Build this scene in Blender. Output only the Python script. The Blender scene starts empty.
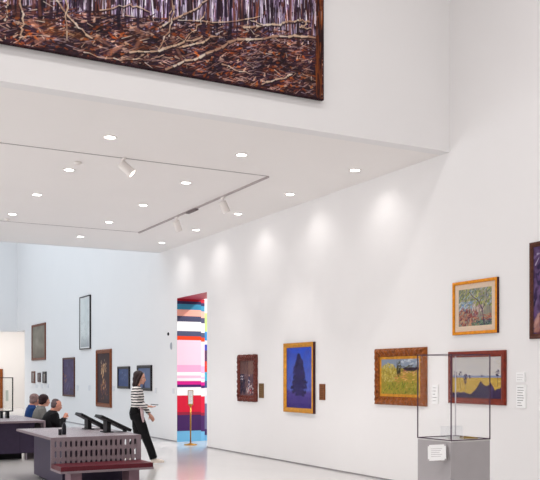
import bpy, bmesh, math, random
import numpy as np
from mathutils import Vector, Matrix, Euler

# ------------------------------------------------------------------ camera, world, big lights, exposure
SC = bpy.context.scene
COL = SC.collection
EYE = 1.62
YAW = math.atan2(460, 855)            # camera looks this far to the right of +Y
FX, FY = math.sin(YAW), math.cos(YAW)
RX, RY = FY, -FX
cam_d = bpy.data.cameras.new('camera'); cam = bpy.data.objects.new('camera', cam_d); COL.objects.link(cam)
cam_d.sensor_width = 36; cam_d.lens = 57.0; cam_d.shift_y = 0.25
cam_d.clip_end = 200
cam.location = (0, 0, EYE); cam.rotation_euler = (math.pi/2, 0, -YAW)
SC.camera = cam
SC.view_settings.view_transform = 'Standard'; SC.view_settings.look = 'None'
SC.view_settings.gamma = 1; SC.view_settings.use_curve_mapping = False
SC.view_settings.exposure = 0.0
w = bpy.data.worlds.new('world'); SC.world = w; w.use_nodes = True
w.node_tree.nodes['Background'].inputs[0].default_value = (.85, .92, 1, 1)
w.node_tree.nodes['Background'].inputs[1].default_value = 0.6

def area(name, loc, rot, sx, sy, power, color=(1,1,1), spread=math.pi):
    d = bpy.data.lights.new(name, 'AREA'); d.shape = 'RECTANGLE'; d.size = sx; d.size_y = sy
    d.energy = power; d.color = color; d.spread = spread
    o = bpy.data.objects.new(name, d); o.location = loc; o.rotation_euler = rot; COL.objects.link(o); return o
# area lights added as daylight in the tall halls and rooms beyond, without skylights
area('added_light_front_hall', (1.5, -1.5, 9.35), (0, 0, 0), 11, 8, 400, (1, .985, .97))  # bare light added above the view, under a solid ceiling, to brighten the hall
area('assumed_strip_light_front', (1.5, 5.9, 9.35), (0, 0, 0), 11, .5, 175, (1, .98, .965), math.radians(150))  # assumed from the diagonal light edge on the picture wall; no opening built
area('added_left_fill', (-7.7, 14.5, 2.3), (0, math.radians(-98), 0), 4.2, 15, 565, (1, .99, .985))  # fill added at the unseen left side to lift the low ceiling and wall
area('assumed_light_back_hall', (1.0, 29, 9.35), (0, 0, 0), 12, 14, 640, (.75, .89, 1))  # assumed from the bluish light on the far wall; no opening built
area('assumed_light_side_room', (11.6, 16.6, 6.2), (0, math.radians(48), math.radians(-30)), .22, .22, 330, (1, .98, .96))  # assumed small source, placed to match the shadow edge on the striped jamb
area('added_light_side_room', (12.2, 14.5, 6.6), (0, 0, 0), 3, 4, 100, (1, .98, .96))  # unseen fill added to brighten the room beyond the doorway
area('assumed_light_end_gallery', (4, 40.2, 4.4), (0, 0, 0), 14, 3, 400, (1, .98, .97))  # assumed unseen source for the warm brightness of the end gallery
LOW_SPOT = 115; WALL_SPOT = 15

# ------------------------------------------------------------------ geometry of the place
WX = 7.83            # picture wall plane
ZC = 4.72            # low ceiling
YF, YB = 9.28, 20.5  # low ceiling from fascia to back edge
ZH = 9.5
PI = math.pi

def ray(px):
    t = (px-270)/855; return FX+t*RX, FY+t*RY
def wall_at(px, X=WX):               # place on a plane of constant X seen in that column
    a, b = ray(px); d = X/a; return b*d, d
def zat(py, d): return EYE+(375-py)/855*d
def flat_at(px, py, Z):              # place on a level plane
    a, b = ray(px); d = (Z-EYE)*855/(375-py); return a*d, b*d

# ------------------------------------------------------------------ materials
def lin(c):
    return tuple(((v/255)/12.92 if v/255 <= .04045 else ((v/255+.055)/1.055)**2.4) for v in c)
MATS = {}
def mat(name, rgb, rough=.6, metal=0, var=.06, scale=8, bump=0, spec=.28, coat=0):
    if name in MATS: return MATS[name]
    m = bpy.data.materials.new(name); m.use_nodes = True; nt = m.node_tree; b = nt.nodes['Principled BSDF']
    c = lin(rgb)
    n = nt.nodes.new('ShaderNodeTexNoise'); n.inputs['Scale'].default_value = scale; n.inputs['Detail'].default_value = 4
    tc = nt.nodes.new('ShaderNodeTexCoord'); nt.links.new(tc.outputs['Object'], n.inputs['Vector'])
    r = nt.nodes.new('ShaderNodeValToRGB')
    r.color_ramp.elements[0].position = .3; r.color_ramp.elements[1].position = .7
    r.color_ramp.elements[0].color = tuple(max(0, v*(1-var)) for v in c)+(1,)
    r.color_ramp.elements[1].color = tuple(min(1, v*(1+var)) for v in c)+(1,)
    nt.links.new(n.outputs['Fac'], r.inputs['Fac']); nt.links.new(r.outputs['Color'], b.inputs['Base Color'])
    b.inputs['Roughness'].default_value = rough; b.inputs['Metallic'].default_value = metal
    b.inputs['Specular IOR Level'].default_value = spec; b.inputs['Coat Weight'].default_value = coat
    if bump:
        bp = nt.nodes.new('ShaderNodeBump'); bp.inputs['Strength'].default_value = bump; bp.inputs['Distance'].default_value = .01
        nt.links.new(n.outputs['Fac'], bp.inputs['Height']); nt.links.new(bp.outputs['Normal'], b.inputs['Normal'])
    MATS[name] = m; return m
def paint_mat(name, rough=.55, spec=.15):
    if name in MATS: return MATS[name]
    m = bpy.data.materials.new(name); m.use_nodes = True; nt = m.node_tree; b = nt.nodes['Principled BSDF']
    a = nt.nodes.new('ShaderNodeVertexColor'); a.layer_name = 'paint'
    nt.links.new(a.outputs['Color'], b.inputs['Base Color'])
    b.inputs['Roughness'].default_value = rough; b.inputs['Specular IOR Level'].default_value = spec
    MATS[name] = m; return m
def emit(name, rgb, s):
    if name in MATS: return MATS[name]
    m = bpy.data.materials.new(name); m.use_nodes = True; b = m.node_tree.nodes['Principled BSDF']
    b.inputs['Base Color'].default_value = (.8, .8, .8, 1)
    b.inputs['Emission Color'].default_value = lin(rgb)+(1,); b.inputs['Emission Strength'].default_value = s
    MATS[name] = m; return m
def glass(name, tint=(1, 1, 1), alpha=.06):
    if name in MATS: return MATS[name]
    m = bpy.data.materials.new(name); m.use_nodes = True; nt = m.node_tree
    nt.nodes.remove(nt.nodes['Principled BSDF'])
    tr = nt.nodes.new('ShaderNodeBsdfTransparent'); tr.inputs[0].default_value = tint+(1,)
    gl = nt.nodes.new('ShaderNodeBsdfGlossy'); gl.inputs['Roughness'].default_value = .03
    lw = nt.nodes.new('ShaderNodeLayerWeight'); lw.inputs[0].default_value = .5
    pw = nt.nodes.new('ShaderNodeMath'); pw.operation = 'POWER'; pw.inputs[1].default_value = 4; nt.links.new(lw.outputs['Facing'], pw.inputs[0])
    fr = nt.nodes.new('ShaderNodeMath'); fr.operation = 'MULTIPLY_ADD'; fr.inputs[1].default_value = .10; fr.inputs[2].default_value = .004; nt.links.new(pw.outputs[0], fr.inputs[0])
    mx = nt.nodes.new('ShaderNodeMixShader')
    nt.links.new(fr.outputs[0], mx.inputs[0]); nt.links.new(tr.outputs[0], mx.inputs[1]); nt.links.new(gl.outputs[0], mx.inputs[2])
    nt.links.new(mx.outputs[0], nt.nodes['Material Output'].inputs[0])
    MATS[name] = m; return m

def M_wall(): return mat('white_wall_paint', (243, 241, 241), .75, var=.006, scale=1.2, spec=.2)
def M_ceil(): return mat('white_ceiling_paint', (250, 246, 244), .85, var=.006, scale=1.0, spec=.15)
def floor_mat():
    m = mat('polished_pale_floor', (211, 209, 208), .13, var=.025, scale=.9, spec=.5)
    return m

# ------------------------------------------------------------------ mesh helpers
def new(name, bm, m=None, parent=None, smooth=False, bevel=0):
    if bevel:
        es = [e for e in bm.edges if len(e.link_faces) == 2 and e.calc_face_angle(0) > .6]
        bmesh.ops.bevel(bm, geom=es, offset=bevel, segments=2, affect='EDGES', profile=.6, clamp_overlap=True)
    bm.normal_update()
    me = bpy.data.meshes.new(name); bm.to_mesh(me); bm.free()
    if m: me.materials.append(m)
    if smooth:
        for p in me.polygons: p.use_smooth = True
    o = bpy.data.objects.new(name, me); COL.objects.link(o)
    if parent: o.parent = parent
    return o
def box(bm, x0, x1, y0, y1, z0, z1, mx=None):
    vs = [Vector((x, y, z)) for x in (x0, x1) for y in (y0, y1) for z in (z0, z1)]
    if mx: vs = [mx @ v for v in vs]
    v = [bm.verts.new(p) for p in vs]
    for f in ((0,1,3,2), (4,6,7,5), (0,4,5,1), (2,3,7,6), (0,2,6,4), (1,5,7,3)): bm.faces.new([v[i] for i in f])
    return v
def boxo(name, d, m, parent=None, bevel=0):
    bm = bmesh.new(); box(bm, *d); return new(name, bm, m, parent, bevel=bevel)
def frame_axes(t, ref=None):
    t = t.normalized(); s = Vector(ref) if ref else Vector((0, 1, 0))
    if abs(t.dot(s)) > .95: s = Vector((1, 0, 0))
    n = t.cross(s).normalized(); s = n.cross(t).normalized(); return s, n
def loft(bm, pts, seg=16, ref=None, mx=None):
    """closed tube through (x, y, z, half_width, half_depth)"""
    P = [Vector(p[:3]) for p in pts]; rings = []
    for i, p in enumerate(pts):
        t = (P[min(i+1, len(P)-1)]-P[max(i-1, 0)])
        s, n = frame_axes(t, ref)
        a = p[3]; b = p[4] if len(p) > 4 else a
        rings.append([P[i]+s*a*math.cos(2*PI*k/seg)+n*b*math.sin(2*PI*k/seg) for k in range(seg)])
    if mx: rings = [[mx @ q for q in r] for r in rings]; P = [mx @ q for q in P]
    V = [[bm.verts.new(q) for q in r] for r in rings]
    for i in range(len(V)-1):
        for k in range(seg):
            bm.faces.new((V[i][k], V[i][(k+1) % seg], V[i+1][(k+1) % seg], V[i+1][k]))
    bm.faces.new(list(reversed(V[0]))); bm.faces.new(V[-1])
def ell(bm, c, r, rot=None, mx=None, seg=16):
    m = Matrix.Translation(c) @ (rot.to_matrix().to_4x4() if rot else Matrix.Identity(4)) @ Matrix.Diagonal((*r, 1))
    if mx: m = mx @ m
    bmesh.ops.create_uvsphere(bm, u_segments=seg, v_segments=seg//2+2, radius=1, matrix=m)
def cyl(bm, p0, p1, r0, r1=None, seg=20):
    r1 = r0 if r1 is None else r1
    loft(bm, [(*p0, r0), (*p1, r1)], seg)
def lathe(bm, prof, c=(0, 0, 0), seg=32):
    V = [[bm.verts.new((c[0]+r*math.cos(2*PI*k/seg), c[1]+r*math.sin(2*PI*k/seg), c[2]+z)) for k in range(seg)] for r, z in prof]
    for i in range(len(V)-1):
        for k in range(seg): bm.faces.new((V[i][k], V[i][(k+1) % seg], V[i+1][(k+1) % seg], V[i+1][k]))
    bm.faces.new(list(reversed(V[0]))); bm.faces.new(V[-1])
def empty(name, loc, rz=0):
    o = bpy.data.objects.new(name, None); o.empty_display_size = .1; COL.objects.link(o)
    o.location = loc; o.rotation_euler = (0, 0, rz); return o
def tag(o, label=None, cat=None, group=None, kind=None):
    if label: o['label'] = label
    if cat: o['category'] = cat
    if group: o['group'] = group
    if kind: o['kind'] = kind
    return o
def struct(name, d, m, label=None):
    o = boxo(name, d, m); o['kind'] = 'structure'
    if label: o['label'] = label
    return o
def copy_tree(o, parent=None):
    c = o.copy(); COL.objects.link(c)
    if parent: c.parent = parent
    for ch in list(o.children): copy_tree(ch, c)
    return c

# ------------------------------------------------------------------ room shell
W_, C_ = M_wall(), M_ceil()
TH = .63
DY0, DY1, DZ = wall_at(207)[0], wall_at(177)[0], 3.48      # doorway
OY0, YE = 36.0, 37.5                                       # opening at the far end, end wall
struct('floor', (-8, 16, -7, 46, -.3, 0), floor_mat())
def wall_right():
    bm = bmesh.new()
    for y0, y1, z0, z1 in ((-7, DY0, 0, ZH), (DY0, DY1, DZ, ZH), (DY1, OY0, 0, ZH), (OY0, YE, DZ, ZH)):
        box(bm, WX, WX+TH, y0, y1, z0, z1)
    o = new('wall_right', bm, W_); o['kind'] = 'structure'
wall_right()
struct('wall_left', (-8.3, -8, -7, 46, 0, ZH), W_)
struct('wall_behind', (-8, WX, -7.3, -7, 0, ZH), W_)
struct('wall_upper', (-8, WX, YF, YF+.2, ZC, ZH), W_)
struct('wall_upper_back', (-8, WX, YB-.2, YB, ZC, ZH), W_)
struct('ceiling', (-8, WX, YF+.2, YB-.2, ZC, ZC+.2), C_)
struct('ceiling_front', (-8, WX, -7, YF+.2, ZH, ZH+.2), C_)
struct('ceiling_back', (-8, WX, YB-.2, YE+.2, ZH, ZH+.2), C_)
struct('wall_end', (-8, WX+TH, YE, YE+.3, DZ, ZH), W_)
# unseen window bars added on the left side, to go with the fill light
bm = bmesh.new()
for k in range(7): box(bm, -7.98, -7.92, 7+k*2.5-.03, 7+k*2.5+.03, .2, 4.4)
for z in (.2, 4.4): box(bm, -7.98, -7.92, 6.97, 22.03, z-.03, z+.03)
o = new('added_window', bm, mat('added_window_grey', (150, 148, 150), .5)); o['kind'] = 'structure'
# end gallery behind the opening
struct('wall_end_gallery', (-8, 16, 43, 43.3, 0, 4.8), mat('cream_wall_paint', (245, 240, 235), .8, var=.006, scale=1, spec=.2))
struct('ceiling_end_gallery', (-8, 16, YE+.3, 43.3, 4.6, 4.8), C_)
struct('wall_end_gallery_side', (15.7, 16, 30, 43, 0, 4.6), W_)
struct('ceiling_end_side', (WX+TH, 16, 30, YE+.3, 4.6, 4.8), C_)
struct('wall_end_gallery_near', (WX+TH, 15.7, 29.7, 30, 0, 4.8), W_)
# room beyond the doorway
struct('wall_side_room_back', (WX+TH, 15.3, DY1+.9, DY1+1.1, 0, 7.2), W_)
struct('wall_side_room_far', (15, 15.3, 9, DY1+.9, 0, 7.2), W_)
struct('wall_side_room_near', (WX+TH, 15, 8.8, 9, 0, 7.2), W_)
struct('ceiling_side_room', (WX+TH, 15, 9, DY1+.9, 7, 7.2), C_)
# thin grey strip, its colour standing in for the shadow gap at the floor
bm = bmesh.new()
M_gap = mat('gap_shadow_grey', (150, 146, 148), .6, var=.03)
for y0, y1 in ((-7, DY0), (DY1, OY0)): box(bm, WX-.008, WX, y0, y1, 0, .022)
o = new('shadow_gap_right', bm, M_gap); o['kind'] = 'structure'

# striped skin on the doorway jamb and the striped panels behind it
def stripes(name, x0, x1, y, rows, thick=.012, kind=True):
    """rows: (photo row top, photo row bottom, colour) taken at the depth of the jamb"""
    me = bpy.data.meshes.new(name); V = []; F = []; Cc = []
    zz = [(DZ if i == 0 else EYE+(375-a)*.0243, EYE+(375-b)*.0243, c) for i, (a, b, c) in enumerate(rows)]
    zz[-1] = (zz[-1][0], 0.0, zz[-1][2])
    for z1, z0, c in zz:
        b = len(V)
        V += [(x0, y, z0), (x1, y, z0), (x1, y, z1), (x0, y, z1), (x0, y+thick, z0), (x1, y+thick, z0), (x1, y+thick, z1), (x0, y+thick, z1)]
        F += [(b, b+1, b+2, b+3), (b+5, b+4, b+7, b+6), (b+4, b, b+3, b+7), (b+1, b+5, b+6, b+2)]
        Cc += [c]*4
    me.from_pydata(V, [], F); at = me.color_attributes.new('paint', 'FLOAT_COLOR', 'CORNER')
    for p in me.polygons:
        for li in p.loop_indices: at.data[li].color = (*lin(Cc[p.index]), 1)
    me.materials.append(paint_mat('striped_vinyl', .45, .3))
    o = bpy.data.objects.new(name, me); COL.objects.link(o)
    return o
ST = [(297, 301, (168, 14, 36)), (301, 304, (40, 36, 80)), (304, 309.5, (52, 140, 176)), (309.5, 316, (248, 178, 160)),
      (316, 321.5, (72, 74, 104)), (321.5, 331, (250, 250, 252)), (331, 336, (74, 80, 112)), (336, 340, (232, 66, 22)),
      (340, 365, (250, 212, 230)), (365, 372, (250, 176, 214)), (372, 375.5, (252, 250, 252)), (375.5, 378, (250, 196, 222)),
      (378, 381, (252, 236, 244)), (381, 384.6, (214, 20, 140)), (384.6, 387.2, (70, 24, 100)), (387.2, 395.5, (250, 250, 252)),
      (395.5, 412, (212, 20, 56)), (412, 415, (150, 30, 60)), (415, 431, (66, 30, 92)), (431, 441.8, (112, 184, 226))]
o = stripes('striped_wall_panel', WX+.002, WX+TH, DY1-.012, ST)
tag(o, 'tall panel of coloured horizontal stripes lining the left side of the doorway', 'wall art')
o = stripes('striped_wall_panel', WX+TH, WX+TH+.115, DY1+.03, [(a+1.2 if i else a-6, b+1.2, tuple(min(255, v+14) for v in c)) for i, (a, b, c) in enumerate(ST)])
tag(o, 'narrow second striped panel, just right of the jamb stripes inside the doorway', 'wall art')
SL = [(285, 300, (246, 246, 246)), (300, 312, (250, 250, 250)), (312, 331, (196, 226, 140)), (331, 340, (60, 150, 220)), (340, 344, (250, 250, 250)),
      (344, 350, (50, 70, 190)), (350, 361, (92, 50, 90)), (361, 372, (226, 50, 30)), (372, 381, (60, 180, 216)), (381, 388, (70, 90, 150)),
      (388, 396, (240, 240, 246)), (396, 404, (216, 226, 240)), (404, 430, (120, 120, 160)), (430, 436, (60, 40, 100)), (436, 442, (110, 180, 224))]
o = stripes('striped_wall_panel', WX+TH+.12, WX+TH+.9, DY1+.05, SL)
tag(o, 'innermost striped panel, a sliver with green, blue and red at the right edge of the doorway', 'wall art')
b_ = boxo('backing_board', (WX+TH, WX+TH+.9, .075, .095, 0, DZ+.35), W_, None)
b_.location.y = DY1; b_.parent = o

o = boxo('trim_3', (WX+.002, WX+TH-.002, DY0+.002, DY1-.014, DZ-.012, DZ-.002), mat('pinkish_red', (190, 60, 84), .45)); o['kind'] = 'structure'  # underside of the doorway header, coloured pinkish red
# ------------------------------------------------------------------ canvases painted stroke by stroke
def fnoise(nx, ny, fx, fy, seed, octv=4):
    r = np.random.RandomState(seed); out = np.zeros((ny, nx)); amp = 1; tot = 0
    for k in range(octv):
        gx, gy = max(2, int(fx*2**k))+1, max(2, int(fy*2**k))+1
        g = r.rand(gy+1, gx+1)
        X = np.linspace(0, gx-1e-3, nx); Y = np.linspace(0, gy-1e-3, ny)
        xi = X.astype(int); yi = Y.astype(int); xf = X-xi; yf = Y-yi; xf = xf*xf*(3-2*xf); yf = (yf*yf*(3-2*yf))[:, None]
        a = g[yi][:, xi]*(1-xf)+g[yi][:, xi+1]*xf; b = g[yi+1][:, xi]*(1-xf)+g[yi+1][:, xi+1]*xf
        out += amp*(a*(1-yf)+b*yf); tot += amp; amp *= .55
    return out/tot
class Art:
    def __init__(s, nx, ny, asp, base=(128, 128, 128), seed=1):
        s.nx, s.ny, s.asp = nx, ny, asp; s.a = np.zeros((ny, nx, 3)); s.a[:] = base
        s.R = random.Random(seed)
        s.U, s.V = np.meshgrid((np.arange(nx)+.5)/nx, (np.arange(ny)+.5)/ny)
    def mix(s, mask, c): s.a += (np.array(c)-s.a)*np.clip(mask, 0, 1)[..., None]
    def stroke(s, u0, v0, u1, v1, wd, c, al=.9):
        """wd in units of picture height"""
        A = s.asp; pad = wd*1.5
        i0 = int(max(0, (min(u0, u1)-pad/A)*s.nx)); i1 = int(min(s.nx, (max(u0, u1)+pad/A)*s.nx+2))
        j0 = int(max(0, (min(v0, v1)-pad)*s.ny)); j1 = int(min(s.ny, (max(v0, v1)+pad)*s.ny+2))
        if i1 <= i0 or j1 <= j0: return
        U = s.U[j0:j1, i0:i1]*A; V = s.V[j0:j1, i0:i1]
        ax, ay, bx, by = u0*A, v0, u1*A, v1; dx, dy = bx-ax, by-ay; L = dx*dx+dy*dy+1e-12
        t = np.clip(((U-ax)*dx+(V-ay)*dy)/L, 0, 1); d = np.hypot(U-ax-t*dx, V-ay-t*dy)
        m = np.clip((wd*(1-.5*t)-d)/(wd*.5)+.3, 0, 1)*al
        s.a[j0:j1, i0:i1] += (np.array(c)-s.a[j0:j1, i0:i1])*m[..., None]
    def scatter(s, n, ur, vr, ang, da, ln, wd, cols, al=.8):
        for _ in range(n):
            u, v = s.R.uniform(*ur), s.R.uniform(*vr); a = math.radians(ang+s.R.uniform(-da, da)); l = ln*s.R.uniform(.4, 1.3)
            s.stroke(u, v, u+l*math.cos(a)/s.asp, v+l*math.sin(a), wd*s.R.uniform(.5, 1.4), s.R.choice(cols), al)
def canvas(name, art, w, h, parent, y=0, mt='oil_paint', loc=(0, 0), back=.02, rough=.5):
    nx, ny = art.nx, art.ny
    xs = np.linspace(-w/2, w/2, nx)+loc[0]; zs = np.linspace(-h/2, h/2, ny)+loc[1]
    X, Z = np.meshgrid(xs, zs); co = np.stack([X, np.full_like(X, y), Z], -1).reshape(-1, 3)
    idx = np.arange(nx*ny).reshape(ny, nx)
    q = np.stack([idx[:-1, :-1], idx[:-1, 1:], idx[1:, 1:], idx[1:, :-1]], -1).reshape(-1, 4)
    # turned edge of the canvas
    edge = np.concatenate([idx[0, :], idx[1:, -1], idx[-1, -2::-1], idx[-2:0:-1, 0]])
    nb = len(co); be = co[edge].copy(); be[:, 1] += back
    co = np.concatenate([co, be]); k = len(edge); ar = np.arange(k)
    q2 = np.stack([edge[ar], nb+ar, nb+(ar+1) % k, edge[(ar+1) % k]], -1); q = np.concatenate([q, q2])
    me = bpy.data.meshes.new(name)
    me.vertices.add(len(co)); me.vertices.foreach_set('co', co.ravel())
    me.loops.add(q.size); me.loops.foreach_set('vertex_index', q.ravel().astype(np.int32))
    me.polygons.add(len(q)); me.polygons.foreach_set('loop_start', (np.arange(len(q))*4).astype(np.int32)); me.polygons.foreach_set('loop_total', np.full(len(q), 4, np.int32))
    me.update(); me.validate()
    a = (np.clip(art.a, 0, 255)/255)**1.22; a = np.where(a <= .04045, a/12.92, ((a+.055)/1.055)**2.4).reshape(-1, 3)
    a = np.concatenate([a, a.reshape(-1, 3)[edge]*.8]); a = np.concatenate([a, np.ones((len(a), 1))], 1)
    at = me.color_attributes.new('paint', 'FLOAT_COLOR', 'POINT'); at.data.foreach_set('color', a.astype(np.float32).ravel())
    me.materials.append(paint_mat(mt, rough))
    o = bpy.data.objects.new(name, me); COL.objects.link(o); o.parent = parent
    return o
def frame(name, w, h, prof, m, parent, ornate=0, seed=1, scallop=0, side=None):
    """profile: (distance in from outer edge, distance out from the wall)"""
    bm = bmesh.new(); R = random.Random(seed); loops = []
    n = 40 if ornate or scallop else 1
    for k, (d, t) in enumerate(prof):
        hw, hh = w/2-d, h/2-d; c = [(-hw, -hh), (hw, -hh), (hw, hh), (-hw, hh)]; L = []
        for s in range(4):
            (x0, z0), (x1, z1) = c[s], c[(s+1) % 4]
            for i in range(n):
                f = i/n; x, z = x0+(x1-x0)*f, z0+(z1-z0)*f; tt = t
                if 0 < k < len(prof)-1 and ornate: tt += ornate*(math.sin(f*PI*18)*.5+R.uniform(-.6, .6))
                if scallop and k <= 1:
                    g = scallop*abs(math.sin(f*PI*4)); cx = [0, 1, 0, -1][s]; cz = [-1, 0, 1, 0][s]; x += cx*g; z += cz*g
                L.append(bm.verts.new((x, -tt, z)))
        loops.append(L)
    for A, B in zip(loops, loops[1:]):
        for i in range(len(A)): bm.faces.new((A[i], A[(i+1) % len(A)], B[(i+1) % len(A)], B[i]))
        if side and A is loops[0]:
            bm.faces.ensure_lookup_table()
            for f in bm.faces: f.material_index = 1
    bmesh.ops.recalc_face_normals(bm, faces=bm.faces)
    o = new(name, bm, m, parent)
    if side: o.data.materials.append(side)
    return o
def picture(pxl, pxr, ytl, ybl, T, prof, fm, art_fn, label, name='framed_painting', cat='painting', group=None,
            ornate=0, scallop=0, mount=None, res=90, glazed=False, rough=.5, artseed=3, side=None):
    """front left corner of the frame: photo column pxl, rows ytl (top) and ybl (bottom); pxr = front right column"""
    X = WX-T; ya, da = wall_at(pxl, X); yb, db = wall_at(pxr, X)
    z1, z0 = zat(ytl, da), zat(ybl, da); w, h = ya-yb, z1-z0
    e = empty(name, (WX, (ya+yb)/2, (z0+z1)/2), -PI/2)
    fw = prof[-1][0]; rim = prof[-1][1]
    frame('frame', w, h, prof, fm, e, ornate, artseed, scallop, side)
    iw, ih = w-2*fw, h-2*fw
    boxo('backing', (-w/2+.02, w/2-.02, -.012, -.001, -h/2+.02, h/2-.02), mat('backing_card', (90, 70, 60), .9), e)
    cy = rim-.004
    if mount:
        mw, mm = mount
        frame('mount', iw, ih, [(0, cy), (mw-.006, cy), (mw, cy-.004)], mm, e)
        iw -= 2*mw; ih -= 2*mw; cy -= .004
    asp = iw/ih; A = art_fn(int(res*max(.5, min(2.2, asp))), res, asp)
    canvas('canvas', A, iw, ih, e, -cy, back=cy-.012, rough=rough)
    if glazed:
        bm = bmesh.new(); box(bm, -w/2+fw, w/2-fw, -rim-.006, -rim-.003, -h/2+fw, h/2-fw); new('glass', bm, glass('picture_glass'), e)
    tag(e, label, cat, group)
    return e, w, h

# art functions (own compositions in the colours of each picture)
def art_big():
    A = Art(1500, 620, 6.75/2.8, (96, 80, 100), 5); R = A.R
    n = fnoise(A.nx, A.ny, 14, 6, 3); n2 = fnoise(A.nx, A.ny, 60, 30, 13); U, V = A.U, A.V
    gl = .10+.13*np.clip((U-.42)/.5, 0, 1)+.10*(n-.5)                 # height of the tangled ground
    def gh(u): return .10+.13*min(1, max(0, (u-.42)/.5))
    A.mix(np.clip((n-.40)*3, 0, 1), (150, 138, 164)); A.mix(np.clip((gl+.05-V)*14, 0, 1)*.9, (62, 38, 42)); A.mix(np.clip(n2*2-.9, 0, 1)*.5, (40, 26, 40))
    dark = [(30, 18, 36), (46, 26, 40), (40, 22, 26), (58, 38, 58)]; lav = [(166, 154, 186), (202, 194, 214), (134, 116, 146), (110, 90, 116), (226, 220, 230), (88, 66, 92)]
    wrm = [(104, 56, 42), (132, 76, 50), (80, 42, 36), (140, 106, 96), (52, 28, 30), (172, 140, 128), (34, 20, 28)]
    def many(k, lo, hi, ang, da, ln, wd, cols, al):
        for _ in range(k):
            u = R.uniform(.36, 1); g = gh(u); v = g+lo+R.random()*(hi-lo); a = math.radians(ang+R.uniform(-da, da)); l = ln*R.uniform(.4, 1.3)
            A.stroke(u, v, u+l*math.cos(a)/A.asp, v+l*math.sin(a), wd*R.uniform(.5, 1.4), R.choice(cols), al)
    many(3600, -.02, .5, 90, 7, .09, .0042, lav+dark+dark+wrm[:3], .8)
    many(900, -.04, .4, 90, 7, .12, .0024, [(232, 226, 236), (26, 14, 30), (190, 176, 200)], .75)
    many(4200, -.24, .05, 12, 32, .036, .0042, wrm+dark+dark+[(96, 84, 104)], .75)
    many(2300, -.24, .03, 12, 28, .045, .0024, wrm+[(150, 134, 140), (176, 150, 140)]+dark+dark, .8)
    many(330, -.22, .02, 20, 60, .014, .0045, [(178, 100, 44), (150, 76, 34), (206, 180, 156)], .7)
    A.scatter(2400, (0, .4), (0, .9), 80, 40, .08, .010, lav+dark+wrm, .8); A.scatter(1500, (.36, 1), (.5, 1), 90, 8, .14, .010, lav+lav+dark, .8)
    for _ in range(34):                      # dark gaps between the trunks
        u = R.uniform(.42, .99); v = gh(u)+R.uniform(-.02, .1); A.stroke(u, v, u+R.uniform(-.006, .006), v+R.uniform(.1, .3), R.uniform(.004, .011), R.choice(dark), .75)
    for _ in range(14):
        u = R.uniform(.42, .99); v = gh(u)+R.uniform(0, .1); A.stroke(u, v, u+R.uniform(-.01, .01), v+R.uniform(.1, .3), R.uniform(.005, .009), (112, 66, 54), .6)
    for q in range(7):                       # pale bare patches on the ground
        u = R.uniform(.45, .8); A.stroke(u, gh(u)+R.uniform(-.12, 0), u+.02, gh(u)+R.uniform(-.12, 0), .012, (172, 128, 108), .5)
    cream = [(230, 206, 180), (214, 184, 160), (196, 160, 136), (240, 228, 212)]
    def pos(px, py):
        a, b = ray(px); d = 9.21/b; return (a*d-(5.73-6.75))/6.75, (zat(py, d)-5.10)/2.8
    def limb(p, wd, dens=5):                 # a pale broken branch of short dabs
        for (x0, y0), (x1, y1) in zip(p, p[1:]):
            (u0, v0), (u1, v1) = pos(x0, y0), pos(x1, y1); pu, pv = u0, v0
            for i in range(1, dens+1):
                f = i/dens; e_ = 0 if i == dens else 1; cu, cv = u0+(u1-u0)*f+e_*R.uniform(-.003, .003), v0+(v1-v0)*f+e_*R.uniform(-.006, .006)
                A.stroke(pu, pv-.006, cu, cv-.006, wd*1.2, (44, 26, 34), .6); A.stroke(pu, pv, cu, cv, wd*R.uniform(.7, 1.2), R.choice(cream), .9); pu, pv = cu, cv
    n3 = fnoise(A.nx, A.ny, 34, 16, 23); A.a *= (.78+.85*n3)[..., None]*1.02; A.mix(np.clip((fnoise(A.nx, A.ny, 26, 12, 31)-.6)*6, 0, 1)*(V < gl+.02)*.35, (170, 110, 56))
    for p, wd in ((((166, 69), (200, 57), (238, 39), (280, 36), (317, 38)), .0065), (((160, 49), (190, 45), (217, 36)), .005), (((244, 27), (280, 25), (298, 20), (310, 22)), .006),
                  (((160, 27), (184, 14), (207, 0)), .005), (((169, 36), (172, 0)), .004), (((57, 0), (72, 20), (92, 38)), .0055), (((174, 6), (170, 26), (158, 50)), .004),
                  (((130, 52), (165, 49), (202, 37)), .005), (((178, 20), (220, 22), (260, 16)), .003), (((66, 0), (67, 40)), .004), (((20, 0), (24, 24), (19, 40)), .0045),
                  (((5, 20), (8, 0)), .004), (((100, 10), (130, 4), (150, 12)), .003), (((262, 84), (285, 78), (292, 74)), .005), (((255, 30), (262, 24), (250, 20)), .003),
                  (((300, 18), (306, 24), (300, 27), (311, 28)), .004), (((205, 12), (196, 30), (180, 44)), .003), (((84, 52), (120, 60), (140, 58)), .003), (((222, 64), (250, 74)), .003)):
        limb(p, wd)
    for _ in range(90):
        u = R.uniform(.4, 1); v = gh(u)+R.uniform(-.15, .08); A.stroke(u, v, u+R.uniform(-.02, .02), v+R.uniform(-.02, .02), .0022, R.choice(cream), .8)
    A.scatter(160, (.983, .996), (0, 1), 90, 5, .1, .005, [(150, 84, 36), (110, 56, 30), (54, 28, 32)], .8)
    A.mix(((V < .006) | (U > .997)).astype(float)*.8, (54, 24, 38))
    return A
def art_mist(nx, ny, asp):
    A = Art(nx, ny, asp, (132, 126, 116), 2); n = fnoise(nx, ny, 3, 4, 4)
    A.mix(n*1.1-.25, (166, 160, 146)); A.mix(np.clip(.35-A.V, 0, 1)*1.6, (96, 84, 78)); A.mix(np.exp(-((A.U-.35)**2+(A.V-.55)**2)*40)*.6, (176, 172, 160)); return A
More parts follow.
